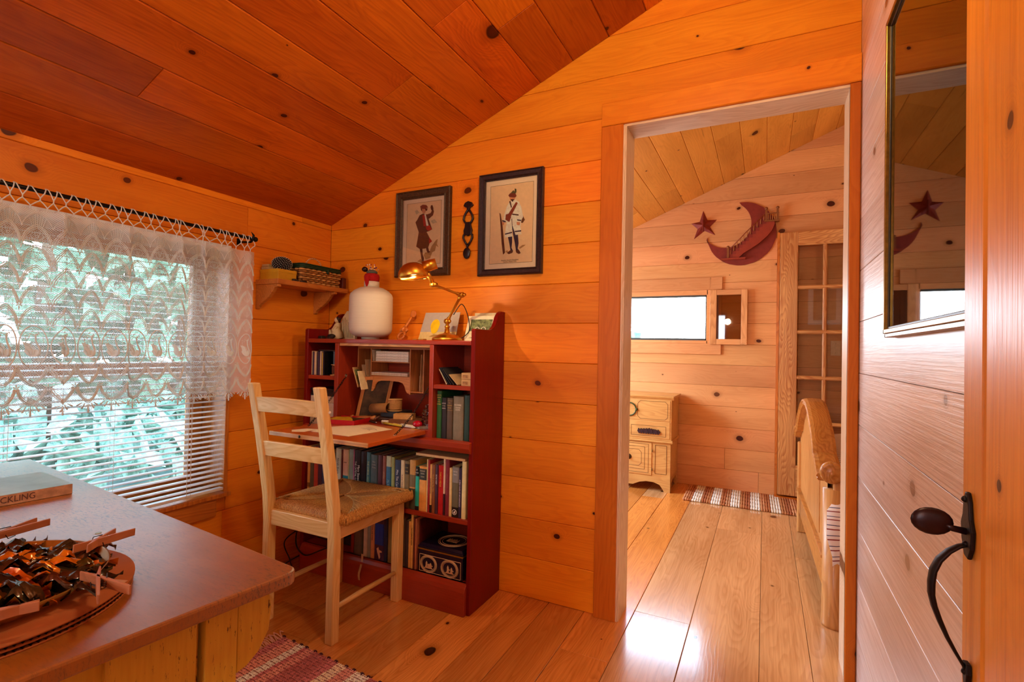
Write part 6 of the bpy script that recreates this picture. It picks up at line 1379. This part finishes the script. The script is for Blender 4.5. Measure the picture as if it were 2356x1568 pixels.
# strip of quads so the concave crescent triangulates cleanly
mb = MB(); no = 30; O = [outer[int(k*40/no)] for k in range(no+1)]; I = [outer[0]]+inner[::-1]+[outer[-1]]; I = [I[round(k*(len(I)-1)/no)] for k in range(no+1)]
v = []
for k in range(no+1):
    for y in (2.428, 2.420): v += [(O[k][0], y, O[k][1]), (I[k][0], y, I[k][1])]
f = []
for k in range(no):
    a = 4*k; b = a+4; f += [(a+2, b+2, b+3, a+3), (a, a+1, b+1, b), (a, b, b+2, a+2), (a+1, a+3, b+3, b+1)]
mb.add(v, f); mb.build('crescent', M_rust, mo)
A, B = Vector((1.915, 0, 1.885)), Vector((2.180, 0, 2.163)); ns = 11
st = [(A.x, A.z)]
for k in range(ns):
    x, z = A.x+(B.x-A.x)*(k+1)/ns, A.z+(B.z-A.z)*(k+1)/ns; st += [(A.x+(B.x-A.x)*k/ns, z), (x, z)]
low = [(2.240, 2.163), (2.243, 2.130), (2.225, 2.085), (2.190, 2.040), (2.130, 1.985), (2.070, 1.945), (2.020, 1.915), (1.990, 1.882)]
M_rust2 = plain('#9c3c26', .55, .1, vary=.08, nscale=25)
stp = st+low
mb = MB()
# stair flank as quads between the step line and the curved underside
top = [(A.x+(B.x-A.x)*k/24, A.z+(B.z-A.z)*k/24-.004) for k in range(25)]+[(2.240, 2.160)]
und = [(1.925, 1.882)]+low[::-1]; 
def samp(P, n):
    L = [0]
    for a, b in zip(P[:-1], P[1:]): L.append(L[-1]+math.hypot(b[0]-a[0], b[1]-a[1]))
    out = []
    for k in range(n+1):
        t_ = L[-1]*k/n; i = max(j for j in range(len(L)) if L[j] <= t_+1e-9); i = min(i, len(P)-2); u = (t_-L[i])/max(1e-9, L[i+1]-L[i]); out.append((P[i][0]+(P[i+1][0]-P[i][0])*u, P[i][1]+(P[i+1][1]-P[i][1])*u))
    return out
T_, U_2 = samp(top, 30), samp(und, 30); v = []
for k in range(31):
    for y in (2.400, 2.385): v += [(T_[k][0], y, T_[k][1]), (U_2[k][0], y, U_2[k][1])]
f = []
for k in range(30):
    a = 4*k; b = a+4; f += [(a+2, b+2, b+3, a+3), (a, a+1, b+1, b), (a, b, b+2, a+2), (a+1, a+3, b+3, b+1)]
f += [(0, 2, 3, 1), (120, 121, 123, 122)]
mb.add(v, f).build('stringer', M_rust2, mo)
for k in range(ns):
    x, z = A.x+(B.x-A.x)*k/ns, A.z+(B.z-A.z)*(k+1)/ns
    MB().box(x, x+.026, 2.384, 2.420, z-.026, z).build('step', M_rust, mo)
    MB().tube([(x+.010, 2.388, z), (x+.010, 2.388, z+.052)], .0028, 6).build('baluster', plain('#b8763c', .5), mo)
rl = MB().tube([(A.x-.002, 2.388, A.z+.064), (A.x+.12, 2.388, A.z+.195), (B.x-.01, 2.388, B.z+.050)], .0038, 6)
rl.build('handrail', plain('#9a4a28', .5), mo)
M_tan = plain('#8a5228', .55)
for x, z, h in ((1.906, 1.88, .080), (2.182, 2.163, .085), (2.262, 2.163, .085)):
    MB().box(x-.008, x+.008, 2.378, 2.394, z, z+h).ball((x, 2.386, z+h+.010), .0125, None, 10, 6).build('newel', M_tan, mo)
MB().box(2.170, 2.275, 2.372, 2.420, 2.152, 2.163).box(2.175, 2.272, 2.376, 2.382, 2.212, 2.219).build('landing', M_tan, mo)
for k in range(5): MB().tube([(2.196+.015*k, 2.379, 2.163), (2.196+.015*k, 2.379, 2.214)], .0026, 6).build('baluster', plain('#b8763c', .5), mo)
MB().box(1.856, 2.036, 2.372, 2.425, 1.868, 1.880).build('foot_plate', M_rust2, mo)
# inner sash leaning open beside the little window
sa = thing('open_casement', (1.915, 2.40, 1.178), 'small pine sash with smoky glass standing open beside the bedroom window', 'sash')
for a, b, c, d in ((1.774, 1.826, 1.178, 1.625), (2.010, 2.056, 1.178, 1.625)): MB().bbox(a, b, 2.385, 2.409, c, d, .003).build('stile', M_fartrimz, sa)
for a, b in ((1.583, 1.625), (1.178, 1.223)): MB().bbox(1.826, 2.010, 2.386, 2.409, a, b, .003).build('rail', M_fartrim, sa)
MB().box(1.826, 2.010, 2.396, 2.399, 1.223, 1.583).build('pane', glass_mat('smoky_glass', (.72, .62, .60), .1, .2), sa)
# ---------------- painted pine washstand cabinet
M_cabx = wood('cabinet_pine', (.74, .42, .13), (.58, .27, .07), 'X', rough=.4, vary=.02, streak=.35, ringf=12.)
M_cabz = wood('cabinet_pine', (.74, .42, .13), (.58, .27, .07), 'Z', rough=.4, vary=.02, streak=.35, ringf=12.)
M_pl = plain('#6b4420', .6)
cb = thing('pine_cabinet', (1.20, 2.24, 0), 'small honey pine cabinet with painted lines and a scalloped base by the bedroom wall', 'cabinet')
xl, xr, yf, yb_ = .86, 1.535, 2.062, 2.405
MB().bbox(xl, xr, yf, yb_, .400, .735, .003).build('upper_case', M_cabx, cb)
MB().bbox(xl+.004, xr-.004, yf+.004, yb_, .11, .392, .003).build('lower_case', M_cabx, cb)
MB().prism([(0, .728), (.006, .738), (.014, .742), (.018, .752), (.018, .760), (0, .760)], lambda u, v, w: (w, yf-u, v), xl-.016, xr+.016).box(xl-.016, xr+.018, yf, yb_+.004, .748, .760).bbox(xr, xr+.014, yf-.01, yb_, .736, .752, .003).build('cabinet_top', M_cabx, cb)
MB().prism([(0, .385), (.010, .388), (.014, .396), (.008, .402), (.010, .410), (0, .412)], lambda u, v, w: (w, yf-u, v), xl-.01, xr+.010).prism([(0, .385), (.010, .388), (.014, .396), (.008, .402), (.010, .410), (0, .412)], lambda u, v, w: (xr+u, w, v), yf-.010, yb_).build('waist_moulding', M_cabx, cb)
ap = [(xl, 0), (xl+.05, 0), (xl+.07, .04), (xl+.12, .066), (xl+.20, .072), (xl+.27, .060), (1.197, .034), (1.24, .036), (1.29, .060), (1.345, .072), (1.405, .070), (1.45, .055), (1.475, .020), (1.485, 0), (xr-.004, 0), (xr-.004, .115), (xl, .115)]
MB().prism(ap, lambda u, v, w: (u, w, v), yf+.002, yf+.020).build('scalloped_apron', M_cabx, cb)
sp_ = [(yf+.004, 0), (yf+.035, 0), (yf+.06, .06), (yf+.10, .085), (yb_-.06, .085), (yb_-.035, .05), (yb_-.03, 0), (yb_, 0), (yb_, .115), (yf+.004, .115)]
MB().prism(sp_, lambda u, v, w: (w, u, v), xr-.020, xr-.004).build('side_apron', M_cabx, cb)
def lines(name, boxes, y, parent=cb, t_=.0014):
    mb = MB()
    for P in boxes:
        for a, b in zip(P, P[1:]+P[:1]): mb.tube([(a[0], y, a[1]), (b[0], y, b[1])], t_, 4)
    return mb.build(name, M_pl, parent)
def oct_(a, b, c, d, k): return [(a+k, c), (b-k, c), (b, c+k), (b, d-k), (b-k, d), (a+k, d), (a, d-k), (a, c+k)]
dr = MB().bbox(xl+.02, xr-.012, yf-.004, yf, .560, .722, .001).build('drawer', M_cabx, cb)
lines('painted_lines', [oct_(1.27, 1.505, .570, .712, .02)], yf-.0045, dr)
dr2 = MB().bbox(xl+.02, xr-.012, yf-.004, yf, .420, .552, .001).build('drawer', M_cabx, cb)
lines('painted_lines', [[(1.220, .436), (1.492, .436), (1.492, .516), (1.220, .516)]], yf-.0045, dr2)
mb = MB()
for k in range(9):
    a = -.9+k*.22; x = 1.285+.019*k; s_ = 1-abs(k-4)*.10
    mb.prism([(x-.014, .470-.006*k*.2), (x, .450), (x+.016, .468), (x+.004, .500*1.0-.004*abs(k-4)), (x-.006, .492)], lambda u, v, w: (u, w, v), yf-.014-.002*(k % 2), yf-.004)
mb.build('carved_leaf_pull', plain('#2e1420', .5, bumpy=.6, nscale=120), dr2)
MB().tube([(1.205+.052*math.cos(a), yf-.012-.002*math.sin(2*a), .640+.052*math.sin(a)) for a in [2*PI*k/32 for k in range(33)]], .005, 8, None, False).ball((1.262, yf-.012, .640), .010).build('green_ring_pull', plain('#3c4a26', .5), dr)
dd = MB().bbox(1.02, 1.385, yf-.002, yf+.004, .125, .380, .001).build('cabinet_door', M_cabx, cb)
lines('painted_lines', [[(1.04, .14), (1.360, .14), (1.360, .368), (1.04, .368)], [(1.07, .165), (1.330, .165), (1.330, .345), (1.07, .345)], oct_(1.10, 1.305, .19, .320, .022)], yf-.0025, dd)
MB().ball((1.205, yf-.010, .255), .014, None, 12, 8).lathe([(.0, 0), (.022, 0), (.018, .004), (0, .006)], (1.205, yf-.002, .255), 16, None, (0, -1, 0)).build('knob', plain('#4a3018', .4), dd)
for z in (.17, .32): MB().ball((1.390, yf-.006, z), .006, None, 8, 6, (.8, .8, 2)).build('hinge', plain('#7a5a2c', .4, .6), dd)
lines('painted_lines', [[(1.412, .140), (1.500, .140), (1.500, .365), (1.412, .365)]], yf+.002)
# ---------------- rag runner in the bedroom
rn = thing('striped_runner', (2.05, 2.17, 0), 'tan and cream striped woven runner on the floor along the bedroom wall', 'rug')
cols_ = ['#c98a5c', '#b06a3c', '#e8dccb', '#e2d2bc', '#a8623a', '#b87848', '#efe6d8', '#c08a60']; rq = random.Random(8)
sm_ = [plain(c, .95, bumpy=.8, nscale=150, vary=.2) for c in cols_]; mbs = [MB() for _ in cols_]; x = 1.652; seq = [0, 1, 2, 3, 4, 5, 6, 2, 1, 7, 6, 3, 5, 4, 2, 6, 0, 1, 3, 2, 5, 4]; k = 0
while x < 3.0:
    mi = seq[k % len(seq)]; 
    for _ in range(2):
        q = [(x+.010*j/22*-1+rq.uniform(-.0008, .0008), 1.925+.455*j/22, .009+.0022*math.sin(j*PI+k)) for j in range(23)]
        mbs[mi].tube(q, [.0085+.0018*math.sin(j*1.3+k) for j in range(23)], 6); x += .0165
    k += 1
for mb, m_ in zip(mbs, sm_): mb.build('weft', m_, rn)['kind'] = 'stuff'
# ---------------- the bed: pine footboard with arched top, striped spread
M_bdy = wood('bed_pine', (.60, .27, .06), (.38, .13, .02), 'Y', knots=.25, rough=.34, vary=.02, coat=.15, streak=.4)
M_bdz = wood('bed_pine', (.70, .36, .11), (.48, .20, .05), 'Z', knots=.35, kscale=3, rough=.38, vary=.02, coat=.1, streak=.4)
bd = thing('pine_bed', (3.2, 1.0, 0), 'varnished pine bed with an arched footboard, end-on beyond the doorway', 'bed')
FX = lambda y: 2.412-.030*(y-.38)/1.23
def fb(u, v, w): return (FX(u)+w, u, v)
# posts
MB().lathe([(.0, 0), (.046, 0), (.047, .012), (.046, .045), (.045, .05), (.045, .56), (0, .56)], (FX(.38)+.040, .39, 0), 28).build('post', M_bdz, bd)
MB().box(FX(.38)+.030, FX(.38)+.085, .352, .425, .0, .62).build('post', M_bdz, bd, .008)
MB().box(FX(1.6)-.004, FX(1.6)+.055, 1.575, 1.63, 0, .56).build('post', M_bdz, bd, .008)
# arched panel and moulded cap rail
half = [(.0, .600), (.04, .612), (.08, .640), (.12, .655), (.16, .662), (.19, .700), (.24, .740), (.32, .780), (.42, .825), (.52, .850), (.615, .858)]
arc = [(.385+a, z) for a, z in half]+[(1.615-a, z) for a, z in half[::-1][1:]]
mb = MB(); v = []
for y, z in arc: v += [fb(y, .14, .012), fb(y, .14, .030), fb(y, z, .030), fb(y, z, .012)]
f = []
for k in range(len(arc)-1):
    a = 4*k; b = a+4; f += [(a, b, b+3, a+3), (a+1, a+2, b+2, b+1), (a+3, b+3, b+2, a+2), (a, a+1, b+1, b)]
mb.add(v, f).build('footboard_panel', M_bdz, bd)
cs = [(-.020, -.014), (-.026, -.006), (-.022, .000), (-.030, .006), (-.026, .016), (-.012, .022), (.012, .024), (.050, .022), (.064, .014), (.062, .004), (.054, -.002), (.058, -.010), (.050, -.016)]
mb = MB(); v = []; n = len(cs)
for k, (y, z) in enumerate(arc):
    y0_, z0_ = arc[max(0, k-1)]; y1_, z1_ = arc[min(len(arc)-1, k+1)]; t_ = Vector((y1_-y0_, z1_-z0_)).normalized(); nn = Vector((-t_.y, t_.x))
    for w_, h_ in cs: v.append(fb(y+nn.x*h_, z+nn.y*h_, w_))
mb.add(v, [(k*n+i, k*n+(i+1) % n, (k+1)*n+(i+1) % n, (k+1)*n+i) for k in range(len(arc)-1) for i in range(n)]+[tuple(range(n))[::-1], tuple(range((len(arc)-1)*n, len(arc)*n))], None, False)
mb.build('cap_rail', M_bdy, bd)
for y in (.350, 1.650):
    kn = Vector((FX(y)+.022, y, .632)); s_ = -1 if y < 1 else 1
    MB().lathe([(0, -.022), (.034, -.022), (.042, -.014), (.044, 0), (.044, .016), (.036, .024), (.030, .020), (.020, .026), (.012, .024), (.008, .028), (0, .028)], kn, 24, None, (0, s_, 0)).build('roundel', M_bdy, bd)
MB().prism([(.40, .14), (1.60, .14), (1.60, .262), (.40, .262)], fb, .000, .036).prism([(.40, .262), (1.60, .262), (1.60, .276), (.40, .276)], fb, -.008, .030).build('lower_rail', M_bdy, bd, .003)
MB().prism([(.62, .30), (1.38, .30), (1.38, .56), (1.20, .66), (1.0, .70), (.80, .66), (.62, .56)], fb, .008, .014).build('raised_panel', M_bdz, bd, .004)
MB().box(2.47, 4.15, .400, .425, .18, .33).box(2.47, 4.15, 1.575, 1.60, .18, .33).build('side_rail', M_bdy, bd, .004)
# mattress and striped spread: top with a drape down the near side
MB().bbox(2.485, 4.15, .43, 1.57, .26, .60, .05).build('mattress', plain('#d8cfc4', .8), bd)
sp3 = NT('striped_spread'); cx_ = sp3.n('ShaderNodeSeparateXYZ'); uvm = sp3.n('ShaderNodeUVMap'); sp3.l(uvm.outputs[0], cx_.inputs[0])
fr3 = sp3.math('FRACT', sp3.math('MULTIPLY', cx_.outputs[1], 1/.042)); s1 = sp3.math('MULTIPLY', sp3.math('GREATER_THAN', fr3, .30), sp3.math('LESS_THAN', fr3, .42)); s2 = sp3.math('MULTIPLY', sp3.math('GREATER_THAN', fr3, .72), sp3.math('LESS_THAN', fr3, .80))
col = sp3.mix(s1, lin('#e0cfc4'), lin('#8a3a34')); col = sp3.mix(s2, col, lin('#4a4058')); nz3 = sp3.noise(sp3.obj(), 80, 2); sp3.bump(nz3, .2, .002)
M_spread = sp3.fin(col, .85, 0, .2)
sec = [(.350, .235), (.332, .30), (.318, .38), (.320, .44), (.338, .50), (.38, .56), (.46, .615), (.60, .650), (.8, .662), (1.1, .665), (1.4, .655), (1.52, .62), (1.58, .55), (1.60, .42), (1.60, .28)]
L3 = [0]
for a, b in zip(sec[:-1], sec[1:]): L3.append(L3[-1]+math.hypot(b[0]-a[0], b[1]-a[1]))
me = bpy.data.meshes.new('bedspread'); NX = 40; vs = []; uv = []
for i in range(NX+1):
    x0_ = 2.418; x = x0_+1.70*i/NX
    for j, (y, z) in enumerate(sec):
        w_ = math.sin(x*23+j)*.006+(math.sin(x*11)*.016 if j < 4 else 0)
        vs.append((x-3.2+((.045 if j > 4 else 0)+(.022 if j in (0, 1) else 0))*max(0, 1-i/4), y+w_*.8-1.0, z+w_*.6-(.02*math.exp(-i/3)))); uv.append((x, L3[j]))
m_ = len(sec); fs = [(i*m_+j, (i+1)*m_+j, (i+1)*m_+j+1, i*m_+j+1) for i in range(NX) for j in range(m_-1)]
me.from_pydata(vs, [], fs); ul = me.uv_layers.new(name='UVMap')
for L_ in me.loops: ul.data[L_.index].uv = uv[L_.vertex_index]
for p in me.polygons: p.use_smooth = True
me.materials.append(M_spread); o = bpy.data.objects.new('bedspread', me); COL.objects.link(o); o.parent = bd
so = o.modifiers.new('thickness', 'SOLIDIFY'); so.thickness = .006; so.offset = 1
# picture on the near bedroom wall (shows only as a reflection in the glazed door)
t = thing('pale_framed_picture', (2.78, .123, 1.50), 'pale wide-bordered picture mirrored in the upper panes of the glazed door', 'picture')
for a, b, c, d in ((2.62, 2.94, 1.45, 1.50), (2.62, 2.94, 1.85, 1.90), (2.62, 2.67, 1.50, 1.85), (2.89, 2.94, 1.50, 1.85)): MB().bbox(a, b, .1205, .136, c, d, .002).build('frame_bar', plain('#f2eee6', .5), t)
MB().box(2.67, 2.89, .121, .126, 1.50, 1.85).build('print', plain('#caa27c', .7, vary=.3, nscale=12), t)
